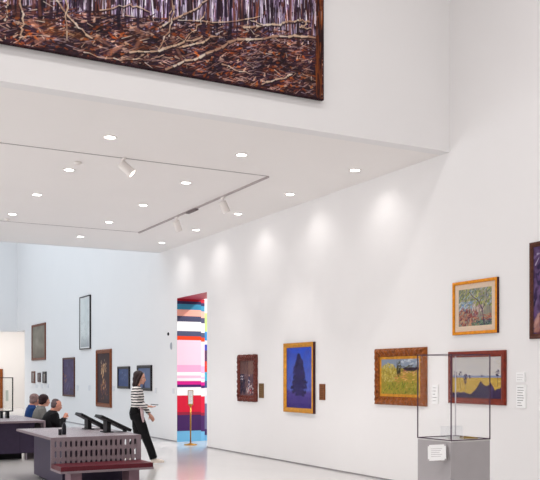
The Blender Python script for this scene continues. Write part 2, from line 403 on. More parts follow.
def art_pale(nx, ny, asp):
    A = Art(nx, ny, asp, (226, 230, 230), 2); n = fnoise(nx, ny, 4, 9, 8)
    A.mix(np.clip(n*2-.8, 0, 1)*.5, (200, 206, 206)); A.mix(np.clip(.28-A.V, 0, 1)*2.4, (150, 154, 160)); A.scatter(60, (.1, .9), (.05, .5), 80, 40, .06, .003, [(130, 134, 140)], .5)
    A.mix(((A.U < .08) | (A.U > .92) | (A.V < .03) | (A.V > .97)).astype(float), (240, 240, 240)); return A
def art_plum(nx, ny, asp):
    A = Art(nx, ny, asp, (74, 60, 106), 4); n = fnoise(nx, ny, 3, 6, 6)
    A.mix(n*1.4-.5, (96, 84, 130)); A.mix(.6-n*1.3, (40, 26, 50))
    A.scatter(26, (.2, .9), (.1, .85), 80, 60, .1, .008, [(160, 170, 190), (110, 90, 140)], .6); A.scatter(14, (0, .3), (.3, .6), 60, 60, .06, .014, [(196, 140, 60), (160, 100, 50)], .8)
    A.scatter(30, (0, 1), (0, .2), 0, 60, .08, .015, [(80, 40, 40), (40, 26, 50)], .7); return A
def art_figures(nx, ny, asp):
    A = Art(nx, ny, asp, (58, 32, 44), 9); n = fnoise(nx, ny, 4, 6, 6)
    A.mix(n*1.3-.5, (86, 52, 62))
    A.scatter(60, (.3, .7), (.25, .78), 80, 60, .06, .02, [(214, 170, 120), (180, 130, 90), (230, 196, 150)], .75)
    A.scatter(40, (.25, .8), (.08, .4), 60, 60, .06, .02, [(150, 96, 70), (90, 60, 90)], .7)
    A.scatter(20, (.3, .7), (.6, .85), 90, 40, .04, .014, [(236, 214, 176)], .7); return A
def art_blueish(nx, ny, asp):
    A = Art(nx, ny, asp, (76, 92, 134), 9); n = fnoise(nx, ny, 3, 4, 7)
    A.mix(n*1.4-.5, (104, 124, 160)); A.scatter(20, (.35, .65), (.25, .75), 80, 40, .12, .02, [(170, 186, 206), (40, 40, 70)], .7); return A
def art_portrait(nx, ny, asp):
    A = Art(nx, ny, asp, (112, 126, 158), 9); n = fnoise(nx, ny, 3, 4, 17)
    A.mix(n-.4, (130, 140, 164)); A.stroke(.45, .05, .5, .55, .16, (50, 44, 70)); A.stroke(.5, .6, .5, .75, .09, (206, 190, 186)); return A
def art_tiny(nx, ny, asp):
    A = Art(nx, ny, asp, (176, 168, 164), 9); A.stroke(.5, .2, .5, .6, .16, (90, 70, 70)); A.stroke(.5, .7, .5, .75, .1, (130, 100, 90)); return A
def art_room(nx, ny, asp):
    A = Art(nx, ny, asp, (104, 78, 88), 3); n = fnoise(nx, ny, 5, 9, 7); U, V = A.U, A.V
    A.mix(n*1.5-.5, (150, 122, 122)); A.mix((V > .62)*.7, (116, 84, 78)); A.mix((V > .62)*(U > .6)*.4, (170, 136, 120))
    A.scatter(60, (.05, .95), (.62, .95), 90, 8, .1, .007, [(60, 38, 50), (150, 116, 104)], .7)
    A.mix((U < .3)*(V > .42)*(V < .62)*.9, (60, 50, 80))
    for u, v in ((.06, .46), (.17, .46), (.06, .54), (.17, .54)): A.stroke(u, v, u+.04, v+.03, .022, (236, 228, 230), .95)
    A.scatter(60, (0, .35), (.05, .40), 60, 30, .12, .02, [(44, 30, 60), (60, 44, 80), (36, 26, 48)], .9)
    A.stroke(.64, .22, .66, .52, .07, (64, 60, 108)); A.stroke(.66, .58, .66, .61, .035, (220, 176, 156)); A.stroke(.60, .44, .74, .40, .02, (226, 216, 216))
    A.scatter(50, (.5, .95), (.05, .32), 80, 50, .08, .014, [(244, 236, 234), (214, 180, 176), (110, 60, 66)], .9)
    A.scatter(12, (.6, .9), (.06, .16), 60, 60, .05, .010, [(196, 40, 44)], .9); A.scatter(18, (.35, .95), (.3, .6), 88, 8, .12, .005, [(46, 32, 50), (200, 184, 186)], .7); return A
def art_tree(nx, ny, asp):
    A = Art(nx, ny, asp, (70, 104, 204), 3); U, V = A.U, A.V; n = fnoise(nx, ny, 6, 12, 7); n2 = fnoise(nx, ny, 12, 22, 9)
    A.mix(1-V, (118, 124, 198)); A.mix(np.clip((V-.75)*3, 0, 1), (50, 92, 210))
    A.mix(np.clip(.30-V+.06*(n-.5), 0, .04)*25, (98, 82, 158)); A.mix(np.clip(.20-V+.03*(n-.5), 0, .03)*33, (88, 70, 146)); A.mix(np.clip(.10-V, 0, .03)*20, (72, 56, 132))
    # broad-crowned single tree: leaf clumps heaped around a tapering crown
    R = A.R; T = [(44, 32, 84), (50, 38, 92), (38, 28, 76), (58, 46, 104)]
    for cv, hw, rv, k in ((.86, .08, .05, 60), (.79, .15, .05, 90), (.71, .20, .045, 110), (.63, .25, .045, 130), (.55, .27, .04, 130), (.47, .31, .045, 150), (.39, .33, .045, 150), (.31, .27, .04, 110), (.26, .18, .03, 60)):
        sh = R.uniform(-.03, .03); hw *= R.uniform(.92, 1.08)
        for _ in range(k):
            a_ = R.uniform(0, 6.28); r_ = math.sqrt(R.random()); u, v = .5+sh+hw*r_*math.cos(a_), cv+rv*r_*math.sin(a_)-.05*r_*abs(math.cos(a_))
            A.stroke(u, v, u+R.uniform(-.03, .03), v-.012, R.uniform(.010, .020), R.choice(T), .92)
    A.mix(np.clip((V-.62)*4, 0, .7)*(U < .52)*(U > .22)*np.clip((A.a[..., 2] < 140)*1., 0, 1), (28, 22, 66))
    A.mix(np.clip(n*2-1, 0, .3), (92, 76, 150)); A.stroke(.5, .1, .5, .4, .010, (48, 36, 96), .9); A.stroke(.5, .76, .505, .74, .008, (130, 130, 190), .6); return A
def art_meadow(nx, ny, asp):
    A = Art(nx, ny, asp, (168, 150, 70), 3); n = fnoise(nx, ny, 7, 6, 7); U, V = A.U, A.V; R = A.R
    A.mix((V > .74)*1., (150, 160, 176)); A.scatter(40, (.4, 1), (.84, .98), 0, 20, .1, .02, [(210, 214, 220), (170, 176, 186)], .7)
    A.scatter(70, (.4, 1), (.62, .82), 5, 25, .08, .02, [(110, 110, 84), (134, 130, 100), (90, 86, 80)], .8)
    A.scatter(60, (.35, 1), (.34, .62), 3, 14, .12, .02, [(216, 170, 90), (204, 146, 96), (222, 188, 116), (190, 160, 80)], .85)
    A.scatter(300, (0, 1), (0, .34), 70, 40, .06, .013, [(120, 140, 44), (164, 168, 60), (92, 110, 40), (186, 180, 80), (140, 150, 50)], .8)
    A.scatter(40, (.5, 1), (0, .3), 30, 40, .04, .012, [(200, 190, 110), (96, 120, 50)], .8)
    for _ in range(240):
        a = R.uniform(0, 6.28); r = math.sqrt(R.random()); u, v = .20+.22*r*math.cos(a), .62+.27*r*math.sin(a)
        A.stroke(u, v, u+R.uniform(-.02, .02), v+R.uniform(-.06, .02), R.uniform(.015, .03), R.choice([(198, 180, 90), (214, 196, 120), (180, 164, 84), (190, 176, 116), (160, 144, 76)]), .85)
    A.scatter(60, (.42, .52), (.5, .9), 85, 15, .1, .012, [(70, 64, 44), (96, 92, 56), (56, 50, 40)], .8)
    for _ in range(60): u = R.uniform(.6, .96); A.stroke(u, .70+R.uniform(-.03, .05), u+.04, .71+R.uniform(-.03, .05), .022, R.choice([(60, 42, 60), (80, 62, 74), (50, 36, 50)]), .9)
    A.scatter(14, (.6, .95), (.6, .68), 5, 10, .05, .014, [(230, 180, 140), (200, 130, 100)], .9); return A
def art_field(nx, ny, asp):
    A = Art(nx, ny, asp, (212, 208, 206), 3); U, V = A.U, A.V; n = fnoise(nx, ny, 9, 7, 7); R = A.R
    A.scatter(90, (0, 1), (.6, 1), 0, 25, .12, .018, [(222, 218, 214), (196, 194, 200), (206, 200, 190)], .5)
    A.mix((V < .55)*1., (150, 160, 190)); A.mix((V < .50)*1., (206, 176, 90)); A.scatter(120, (0, 1), (.2, .48), 0, 10, .1, .014, [(222, 190, 90), (206, 160, 70), (226, 206, 130), (180, 150, 80)], .7)
    D = [(60, 44, 84), (76, 60, 98), (48, 36, 70), (92, 80, 116)]
    def clump(cu, cv, ru, rv, k, sz=.022):
        for _ in range(k):
            a = R.uniform(0, 6.28); r = math.sqrt(R.random()); u, v = cu+ru*r*math.cos(a), cv+rv*r*math.sin(a); A.stroke(u, v, u+R.uniform(-.01, .01), v+R.uniform(0, .02), R.uniform(.6, 1.2)*sz, R.choice(D), .9)
    n2 = fnoise(nx, ny, 16, 6, 15)
    top = np.interp(U, (0, .1, .25, .4, .47, .54, .59, .65, .72, .8, .88, 1), (.17, .12, .16, .10, .22, .30, .43, .36, .30, .36, .22, .27))+.10*(n2-.5)
    m = np.clip((top-V)*40, 0, 1); A.mix(m, (66, 46, 88)); A.mix(m*np.clip(n2*3-1.5, 0, .8), (104, 86, 128)); A.mix(m*np.clip(n*3-1.7, 0, .8), (46, 32, 66))
    for c in ((.07, .55, .04, .12, 26, .016), (.28, .48, .045, .13, 50, .018), (.17, .60, .03, .06, 18, .014), (.37, .52, .02, .06, 14, .014), (.93, .60, .035, .08, 26, .015), (.62, .55, .02, .03, 10, .012)): clump(*c)
    for a in ((.07, .2, .07, .7), (.17, .2, .16, .65), (.28, .2, .28, .5), (.93, .3, .93, .7)): A.stroke(*a, .007, (70, 54, 84))
    return A
def art_garden(nx, ny, asp):
    A = Art(nx, ny, asp, (150, 148, 140), 3); n = fnoise(nx, ny, 8, 8, 7)
    A.mix((n*2-.7)*.8, (186, 180, 150))
    A.scatter(230, (0, 1), (.5, 1), 60, 60, .07, .02, [(126, 140, 80), (160, 160, 90), (196, 196, 130), (110, 130, 120), (170, 186, 200)], .8)
    A.scatter(70, (0, .45), (.42, .66), 20, 40, .08, .02, [(120, 150, 190), (160, 180, 206), (206, 206, 206)], .8)
    A.scatter(130, (0, .6), (.02, .44), 60, 60, .08, .025, [(160, 96, 90), (190, 130, 110), (126, 76, 90), (206, 160, 130)], .8)
    A.scatter(60, (.4, .75), (.25, .55), 80, 40, .06, .02, [(222, 206, 190), (190, 160, 160), (140, 100, 120)], .8)
    A.scatter(80, (.4, 1), (0, .16), 10, 40, .09, .018, [(84, 110, 96), (120, 150, 120), (80, 80, 110)], .8); A.scatter(30, (.7, 1), (.15, .3), 5, 20, .1, .015, [(196, 140, 110), (170, 90, 84)], .8)
    for a in ((.78, .02, .72, .42, .022), (.72, .42, .60, .66, .02), (.60, .66, .42, .80, .016), (.42, .8, .3, .96, .012), (.72, .42, .86, .7, .014), (.86, .7, .84, .95, .01), (.64, .62, .75, .8, .01), (.95, .25, .93, .6, .01)):
        A.stroke(*a, (84, 62, 96), .9)
    return A
def art_purple(nx, ny, asp):
    A = Art(nx, ny, asp, (96, 70, 110), 3); n = fnoise(nx, ny, 5, 9, 7)
    A.mix((n*2-.8), (150, 132, 170)); A.scatter(90, (0, 1), (.1, .8), 70, 50, .1, .03, [(60, 40, 80), (120, 90, 140), (86, 60, 96), (46, 36, 70)], .75)
    A.scatter(40, (0, 1), (.75, 1), 30, 50, .08, .02, [(206, 200, 216), (140, 120, 160)], .75); A.scatter(40, (0, 1), (0, .28), 30, 50, .1, .03, [(186, 140, 126), (200, 160, 150), (110, 60, 70)], .8); return A

# ------------------------------------------------------------------ the pictures on the long wall
G_brown = mat('brown_gilt_frame', (112, 56, 30), .5, var=.35, scale=30)
G_dkbrown = mat('dark_brown_wood_frame', (84, 44, 32), .5, var=.3, scale=25)
G_black = mat('black_wood_frame', (18, 14, 22), .4, var=.2, scale=20)
G_tiny = mat('dark_small_frame', (70, 42, 44), .5, var=.2, scale=40)
G_gold = mat('gold_leaf_frame', (204, 140, 40), .42, metal=.25, var=.22, scale=18)
G_amber = mat('amber_gilt_frame', (222, 140, 20), .42, metal=.2, var=.2, scale=22)
G_orn = mat('old_ornate_gilding', (142, 76, 26), .42, metal=.2, var=.5, scale=26, bump=.5)
G_red = mat('red_mahogany_frame', (122, 38, 16), .35, var=.3, scale=20)
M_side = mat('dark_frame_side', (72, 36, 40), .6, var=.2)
G_maroon = mat('carved_maroon_frame', (104, 44, 34), .45, var=.45, scale=40, bump=.4)
linen = mat('linen_mount', (222, 198, 176), .9, var=.06, scale=60)
P_flat = lambda fw, t: [(0, 0), (0, t*.8), (.012, t), (fw*.6, t), (fw*.8, t*.72), (fw, t*.6)]
P_wide = lambda fw, t: [(0, 0), (0, t*.6), (fw*.12, t*.75), (fw*.3, t), (fw*.45, t*.95), (fw*.6, t*.66), (fw*.8, t*.62), (fw*.88, t*.75), (fw, t*.5)]

picture(31.3, 44.7, 325.4, 360.6, .05, P_flat(.09, .05), G_brown, art_mist, 'brown-framed misty grey picture high on the far left of the long wall', artseed=11)
picture(79.3, 89.6, 297.5, 349.8, .05, [(0, 0), (0, .05), (.03, .05), (.03, .035)], G_black, art_pale,
        'tall pale grey print in a thin dark frame, hung highest on the far wall', name='framed_print', cat='print', artseed=12)
picture(62.3, 73.8, 358, 396, .045, P_flat(.06, .045), G_dkbrown, art_plum, 'dark purple picture in a thin brown frame below the tall pale print', artseed=13)
picture(95.3, 110, 350, 406.3, .06, P_wide(.12, .06), mat('warm_brown_frame', (128, 66, 30), .45, var=.3, scale=20), art_figures,
        'tall dark figure painting with pale forms in a broad brown frame', artseed=14)
picture(31.2, 34.2, 371.3, 383, .05, P_flat(.07, .05), mat('small_brown_frame', (110, 70, 58), .5), art_tiny, 'small brown-framed picture, leftmost of three under the misty grey picture', name='small_framed_picture', cat='small picture', group='three small pictures in a row', res=30)
picture(37.3, 39.6, 372.8, 382, .05, P_flat(.06, .05), G_tiny, art_tiny, 'smallest dark-framed picture, middle of the three in a row', name='small_framed_picture', cat='small picture', group='three small pictures in a row', res=30)
picture(42.2, 45.4, 371.6, 383, .05, P_flat(.09, .05), G_black, art_tiny, 'small black-framed picture, right of the three in a row', name='small_framed_picture', cat='small picture', group='three small pictures in a row', res=30)
picture(117, 128.6, 366.6, 388.4, .05, P_flat(.07, .05), G_black, art_blueish, 'blue-grey picture in a black box frame left of the walking woman', artseed=15)
picture(136.5, 150.6, 365.4, 390.4, .05, P_flat(.08, .05), G_black, art_portrait, 'black-framed picture partly hidden behind the walking woman\'s head', artseed=16)
picture(236.3, 255.2, 355.4, 400.6, .055, P_wide(.12, .055), G_maroon, art_room, 'interior scene in a carved dark maroon frame, left of the blue tree painting', ornate=.012, scallop=.012, artseed=17, res=120)
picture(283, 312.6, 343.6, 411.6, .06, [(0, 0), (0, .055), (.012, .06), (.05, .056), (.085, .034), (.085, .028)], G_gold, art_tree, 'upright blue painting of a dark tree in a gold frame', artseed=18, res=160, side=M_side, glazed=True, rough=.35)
picture(373.3, 424.2, 349.2, 404, .06, P_wide(.125, .06), G_orn, art_meadow, mount=(.04, G_gold), label= 'sunlit meadow painting in a heavy ornate antique gold frame', ornate=.010, artseed=19, res=140)
picture(447.6, 504.4, 352, 403, .04, P_flat(.08, .04), G_red, art_field, 'yellow field with dark trees in a glossy red-brown frame behind the glass case', artseed=20, res=200, glazed=True)
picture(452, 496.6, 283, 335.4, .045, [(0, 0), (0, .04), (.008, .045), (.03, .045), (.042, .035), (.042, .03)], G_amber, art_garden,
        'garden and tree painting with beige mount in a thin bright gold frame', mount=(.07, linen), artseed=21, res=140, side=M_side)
picture(528.8, 590, 243, 339, .04, P_flat(.06, .04), G_dkbrown, art_purple, 'large dark purple painting cut off at the right edge of the photo', artseed=22, res=120)

# giant unframed canvas on the upper wall
zb = 5.10; BX1 = 5.73; BX0 = BX1-6.75
e = empty('giant_canvas', ((BX0+BX1)/2, YF, zb+1.4))
canvas('canvas', art_big(), 6.75, 2.8, e, -.07, back=.05, rough=.45)
boxo('stretcher', (-3.35, 3.35, -.019, -.001, -1.38, 1.38), mat('stretcher_wood', (70, 44, 40), .8), e)
tag(e, 'giant unframed canvas of tangled brown and violet undergrowth high on the upper wall', 'painting')

# captions
M_card = mat('white_caption_card', (254, 254, 254), .6, var=.01)
M_text = mat('grey_print', (120, 116, 120), .7)
M_plaque = mat('bronze_caption_plaque', (120, 88, 50), .5, metal=.2, var=.2, scale=40)
M_lines = mat('dark_bronze_print', (70, 50, 30), .6)
def caption(pxl, pxr, yt, yb, label, m=M_card, tm=M_text, t=.022, lines=5, group=None, name='caption_card', cat='caption card'):
    X = WX-t; ya, da = wall_at(pxl, X); y2, db = wall_at(pxr, X); d = (da+db)/2; z1, z0 = zat(yt, d), zat(yb, d); w, h = ya-y2, z1-z0
    e = empty(name, (WX, (ya+y2)/2, (z0+z1)/2), -PI/2)
    boxo('card', (-w/2, w/2, -t, 0, -h/2, h/2), m, e, bevel=.002)
    if lines:
        bm = bmesh.new(); R = random.Random(int(pxl))
        for i in range(lines):
            z = h/2-h*(i+1)/(lines+1); box(bm, -w*.38, -w*.38+w*.76*R.uniform(.55, 1), -t-.001, -t+.0005, z-h*.012, z+h*.012)
        new('printed_lines', bm, tm, e)
    return tag(e, label, cat, group)
caption(432, 437.6, 384.6, 404, 'white caption card between the meadow and field paintings')
caption(516, 524.6, 372.4, 382.2, 'small white caption card, upper of two right of the field painting', lines=3)
caption(516.3, 525.2, 385.2, 408, 'tall white caption card, lower of two right of the field painting', lines=8)
caption(258.8, 263, 383.4, 398, 'bronze caption plaque beside the maroon-framed interior scene', M_plaque, M_lines, .02, 6, name='caption_plaque', cat='caption plaque')
caption(319.2, 324.4, 384, 400, 'bronze caption plaque beside the blue tree painting', mat('red_bronze_plaque', (130, 76, 40), .5, metal=.2, var=.2, scale=40), M_lines, .02, 6, name='caption_plaque', cat='caption plaque')
M_cs = mat('pale_grey_caption', (226, 226, 230), .5, var=.02)
for px, py, s in ((36.3, 386, 'under the leftmost small picture'), (41.4, 386, 'under the middle small picture'), (47.6, 386, 'right below the black small picture'),
                  (77.2, 388, 'right of the dark purple picture'), (89, 388, 'left of the tall figure painting'), (113.3, 388.6, 'right of the tall figure painting'),
                  (155.6, 390.6, 'right of the picture behind the woman'), (173.2, 391, 'left of the striped doorway')):
    h = 5.2 if px > 60 else 3.6
    caption(px-.8, px+.8, py-h/2, py+h/2, 'tiny pale caption card '+s, M_cs, lines=0, t=.015, group='tiny caption cards on the far wall')
# wall sensor and oval speaker beside the doorway
y, d = wall_at(168.6); bm = bmesh.new(); cyl(bm, (0, 0, 0), (-.02, 0, 0), .04); cyl(bm, (-.02, 0, 0), (-.035, 0, 0), .035, .018)
o = new('wall_sensor', bm, mat('black_plastic', (24, 22, 28), .4), smooth=True); o.location = (WX, y, zat(334, d)); tag(o, 'small round black sensor on the wall left of the striped doorway', 'sensor')
y, d = wall_at(171.3); bm = bmesh.new(); ell(bm, (0, 0, 0), (.03, .06, .09))
bmesh.ops.bisect_plane(bm, geom=bm.verts[:]+bm.edges[:]+bm.faces[:], plane_co=(0, 0, 0), plane_no=(1, 0, 0), clear_outer=True)
o = new('wall_control', bm, mat('grey_plastic', (176, 178, 188), .5), smooth=True); o.location = (WX, y, zat(346, d)); tag(o, 'pale grey oval control below the black sensor by the doorway', 'wall control')

# ------------------------------------------------------------------ ceiling: downlights, slots, track and spots
M_white = mat('white_fitting', (240, 234, 230), .45, var=.02)
M_glow = emit('lamp_glow', (255, 252, 246), 14)
def spot(name, loc, target, power, size, blend, col, parent, rad=.04):
    d = bpy.data.lights.new(name, 'SPOT'); d.energy = power; d.spot_size = size; d.spot_blend = blend; d.color = col; d.shadow_soft_size = rad
    o = bpy.data.objects.new(name, d); COL.objects.link(o); o.location = loc
    o.rotation_euler = Vector(target).to_track_quat('-Z', 'Y').to_euler(); o.parent = parent; return o
DL = [(355, 170, 1, 'nearest downlight of the row along the picture wall'), (290, 194, 1, 'second nearest downlight of the row along the picture wall'),
      (238, 213.7, 1, 'middle downlight of the row along the picture wall'), (196, 229.8, 1, 'fourth downlight of the row along the picture wall'),
      (161.8, 242.7, 1, 'farthest downlight of the row along the picture wall'),
      (241.6, 154.6, 0, 'downlight just above the near end of the lighting track'), (186, 182.6, 0, 'downlight between the glowing spotlight and the near half of the track'),
      (143, 205, 0, 'downlight left of the far spotlight on the track'), (109, 222, 0, 'downlight just in front of the far slot corner'), (80.4, 236.5, 0, 'downlight behind the far ceiling slot'),
      (110, 137, 0, 'downlight above the glowing spotlight, nearest the camera outside the near slot'), (69, 169.6, 0, 'downlight beside the small smoke detector by the near slot'),
      (37, 194.5, 0, 'downlight second from the left edge, between the two ceiling slots'), (12.4, 214, 0, 'downlight, leftmost of all, just above the far ceiling slot')]
for px, py, wallrow, lab in DL:
    x, y = flat_at(px, py, ZC)
    e = empty('recessed_downlight', (x, y, ZC))
    bm = bmesh.new(); lathe(bm, [(.095, 0), (.095, -.005), (.088, -.010), (.073, -.010), (.069, -.004), (.069, 0)]); new('trim_ring', bm, M_white, e, smooth=True)
    bm = bmesh.new(); lathe(bm, [(.068, -.001), (.068, -.0045), (.05, -.007)]); new('lens', bm, M_glow, e)
    if wallrow: spot('lamp', (0, 0, -.03), (.25, 0, -1), WALL_SPOT, math.radians(122), 1, (1, .965, .94), e)
    else: spot('lamp', (0, 0, -.03), (0, 0, -1), LOW_SPOT, math.radians(100), .8, (1, .96, .93), e)
    tag(e, 'round white '+lab, 'ceiling light', 'downlights in the low ceiling')
SX, SY0, SY1 = 6.29, 11.75, 17.7
M_slot = mat('grey_ceiling_slot', (168, 160, 160), .7, var=.03); M_track = mat('grey_track', (176, 166, 166), .5, var=.05)
for nm, d in (('trim_1', (-3, SX, SY0-.012, SY0+.012, ZC-.004, ZC)), ('trim_2', (-3, SX, SY1-.012, SY1+.012, ZC-.004, ZC))): struct(nm, d, M_slot)
o = boxo('lighting_track', (SX-.017, SX+.017, SY0, SY1, ZC-.025, ZC), M_track, bevel=.003); tag(o, 'long thin grey lighting track on the low ceiling', 'lighting track')
def track_spot(x, y, dirv, lab, lit=42, top=ZC-.025, L=.21, r=.068):
    e = empty('track_spotlight', (x, y, top)); dv = Vector(dirv).normalized()
    bm = bmesh.new(); box(bm, -.018, .018, -.06, .06, -.025, 0); new('adapter', bm, M_white, e, bevel=.003)
    bm = bmesh.new(); cyl(bm, (0, 0, -.02), (0, 0, -.11), .012); new('stem', bm, M_white, e, smooth=True)
    c = Vector((0, 0, -.11)) + dv*.05; a = c-dv*L*.45; b = c+dv*L*.55
    bm = bmesh.new(); loft(bm, [(*a, r*.8), (*(a+dv*.012), r), (*(b-dv*.01), r), (*b, r), (*b, r*.86), (*(b-dv*.02), r*.84)], 24); new('lamp_housing', bm, M_white, e, smooth=False)
    bm = bmesh.new(); cyl(bm, b-dv*.018, b-dv*.012, r*.8); new('lens', bm, M_glow, e)
    spot('lamp', b+dv*.01, dirv, lit, math.radians(62), 1, (1, .95, .9), e)
    tag(e, lab, 'spotlight', 'white spotlights on the low ceiling')
x1, y1 = SX, 6.29
def ty(px):
    a, b = ray(px); return b*SX/a
track_spot(SX, ty(176.5), (.50, .30, -1), 'white cylindrical spotlight at the far end of the track')
track_spot(SX, ty(223), (.50, 0, -1), 'white cylindrical spotlight at the near end of the track')
bx, by = flat_at(122, 159, ZC)
track_spot(bx, SY0, (.75, -.45, -.75), 'white spotlight with glowing face on the near ceiling slot', 40, ZC-.004, .22, .068)
o = boxo('track_feed', (SX-.035, SX+.035, ty(192)-.22, ty(192)+.22, ZC-.05, ZC-.025), mat('dark_connector', (110, 96, 96), .5), bevel=.005); tag(o, 'short dark power feed midway along the lighting track', 'track connector')
for px, py, lab in ((78, 162, 'small smoke detector beside the near ceiling slot'), (7, 219, 'small smoke detector at the left end of the low ceiling')):
    x, y = flat_at(px, py, ZC); bm = bmesh.new(); lathe(bm, [(.05, 0), (.052, -.02), (.04, -.035), (.02, -.045)]); o = new('smoke_detector', bm, M_white, smooth=True); o.location = (x, y, ZC)
    tag(o, lab, 'smoke detector', 'smoke detectors on the low ceiling')

# ------------------------------------------------------------------ tables with built-in benches
M_top = mat('mauve_grey_laminate', (128, 113, 119), .42, var=.10, scale=60)
def inlay():
    m = bpy.data.materials.new('inlaid_tabletop'); m.use_nodes = True; nt = m.node_tree; b = nt.nodes['Principled BSDF']
    tc = nt.nodes.new('ShaderNodeTexCoord'); br = nt.nodes.new('ShaderNodeTexBrick'); nt.links.new(tc.outputs['Object'], br.inputs['Vector'])
    br.inputs['Scale'].default_value = 9; br.inputs['Mortar Size'].default_value = .035
    br.inputs['Color1'].default_value = lin((184, 176, 180))+(1,); br.inputs['Color2'].default_value = lin((150, 140, 148))+(1,); br.inputs['Mortar'].default_value = lin((104, 92, 104))+(1,)
    nt.links.new(br.outputs['Color'], b.inputs['Base Color']); b.inputs['Roughness'].default_value = .35; return m
M_inlay = inlay()
M_box = mat('slate_laminate', (54, 43, 66), .5, var=.08, scale=14)
M_seat = mat('dark_red_leather', (84, 16, 30), .4, var=.12, scale=30)
M_leg = mat('mauve_leg_laminate', (128, 100, 110), .5, var=.06)
ZT = .75
def slotted(L, z0, z1, n, first, pitch, sw, rows):
    """upright panel in the XZ plane, 3 cm thick, with rounded slots"""
    bm = bmesh.new(); t = .03
    rows = sorted(rows); zc = z0
    for a, b in rows: box(bm, 0, L, 0, t, zc, a); zc = b
    box(bm, 0, L, 0, t, zc, z1)
    for a, b in rows:
        x = 0
        for i in range(n):
            sx = first+i*pitch; box(bm, x, sx, 0, t, a, b); x = sx+sw
            for k in range(4):                           # rounded ends
                th0, th1 = PI*k/8, PI*(k+1)/8; r = sw/2
                for zz, sg in ((a, 1), (b, -1)):
                    for sd in (0, 1):
                        h = r*(1-math.sin(PI/2*(k+.5)/4)); xa = r*(k/4); xb = r*((k+1)/4)
                        X0, X1 = (sx+xa, sx+xb) if sd == 0 else (sx+sw-xb, sx+sw-xa)
                        box(bm, X0, X1, .0005, t-.0005, min(zz, zz+sg*h), max(zz, zz+sg*h))
        box(bm, x, L, 0, t, a, b)
    return bm
def museum_table(loc, rz, W, D, lab, zc=.05, xy=(.24, .31)):
    """local: bench along the front (-y) edge, x from 0 to W, y from 0 to D"""
    e = empty('museum_table', loc, rz)
    boxo('tabletop', (0, W, 0, D, ZT-.035, ZT), M_top, e, bevel=.004)
    new('slotted_panel', slotted(W, .33, ZT-.035, 17, .05, (W-.1)/16.75, .032, [(.345, .425), (.465, .565), (.61, .70)]), M_top, e)
    boxo('inlaid_surface', (.02, W-.02, .02, D-.02, ZT, ZT+.002), M_inlay, e)
    boxo('cabinet', (.20, W-.22, .16, D-.36, zc, ZT-.035), M_box, e, bevel=.004)
    if zc > .06:
        for x in (xy[0], W-.30):
            for y in (xy[1], D-.5): boxo('foot', (x-.014, x+.014, y-.014, y+.014, 0, zc), mat('steel_foot', (150, 140, 150), .35, metal=.5), e)
        boxo('door_gap', (.1985, .2005, .437, .441, zc+.01, ZT-.04), mat('dark_gap', (14, 12, 18), .8), e)
        boxo('plinth', (.5, W-.5, .34, D-.6, 0, zc), mat('dark_plinth', (16, 14, 20), .6), e)
    else: boxo('plinth', (.27, W-.29, .22, D-.42, 0, zc), mat('dark_plinth', (16, 14, 20), .6), e)
    boxo('bench_seat', (0, W, -.52, .03, .30, .33), M_top, e, bevel=.004)
    boxo('seat_cushion', (.006, W-.006, -.51, -.004, .33, .39), M_seat, e, bevel=.014)
    for x in (.17, W-.32): boxo('leg', (x, x+.15, -.40, -.10, 0, .30), M_leg, e, bevel=.004)
    tag(e, lab, 'table', 'museum tables with built-in benches'); return e
museum_table((2.935, 11.85, 0), 0, 1.31, 2.25, 'mauve-grey table with slotted panel and dark red bench, nearest the camera')
# second table: bench along its right side, people sit on it with their backs to the table
museum_table((3.96, 16.4, 0), PI/2, 2.5, 2.0, 'mauve-grey table at the left edge, behind the nearest table, people seated along its right side', .13)

ZT = .752
# sloping reading desks on the near table
M_screen = mat('black_screen', (8, 7, 13), .3, var=.05); M_dark = mat('black_metal', (12, 10, 16), .5)
def reader(px_foot, Y, x0, x1, lab, rw=.36):
    e = empty('reading_stand', ((x0+x1)/2, Y, ZT)); L = x1-x0; h = L/2
    za, zb_ = 1.02-ZT, .795-ZT
    ang = math.atan2(za-zb_, L); mx = Matrix.Translation((0, 0, (za+zb_)/2)) @ Matrix.Rotation(ang, 4, 'Y')
    S = math.hypot(L, za-zb_)/2
    bm = bmesh.new(); box(bm, -S, S, -rw/2, rw/2, -.042, 0, mx); new('panel', bm, M_dark, e, bevel=.005)
    bm = bmesh.new(); box(bm, -S+.03, S-.03, -rw/2+.03, rw/2-.03, 0, .003, mx); new('screen', bm, M_screen, e)
    fx = FX*0; a, b = ray(px_foot); fx = a*Y/b-(x0+x1)/2
    zt = (za+zb_)/2 - math.tan(ang)*fx
    bm = bmesh.new(); box(bm, fx-.03, fx+.03, -.1, .1, 0, zt-.03); new('post', bm, M_dark, e, bevel=.004)
    bm = bmesh.new(); box(bm, fx-.07, fx+.07, -.12, .12, 0, .012); new('base_plate', bm, M_dark, e, bevel=.003)
    bm = bmesh.new(); box(bm, h-.07, h-.035, -.05, .05, 0, zb_-.02); new('foot', bm, M_dark, e, bevel=.003)
    tag(e, lab, 'reading stand', 'black reading stands on the near table')
reader(88, 13.45, 3.775, 4.20, 'black sloping reading stand at the back of the near table')
reader(107, 12.62, 3.85, 4.31, 'black sloping reading stand nearer the bench, right of the other')
def at_xy(px, py, Z=ZT): return flat_at(px, py, Z)
M_bot = mat('dark_bottle_plastic', (16, 12, 24), .3)
bx, by = at_xy(64, 434.5); e = empty('pump_bottle', (bx, by, ZT))
bm = bmesh.new(); lathe(bm, [(.03, 0), (.032, .01), (.032, .12), (.026, .15), (.012, .165), (.012, .18)]); new('bottle', bm, M_bot, e, smooth=True)
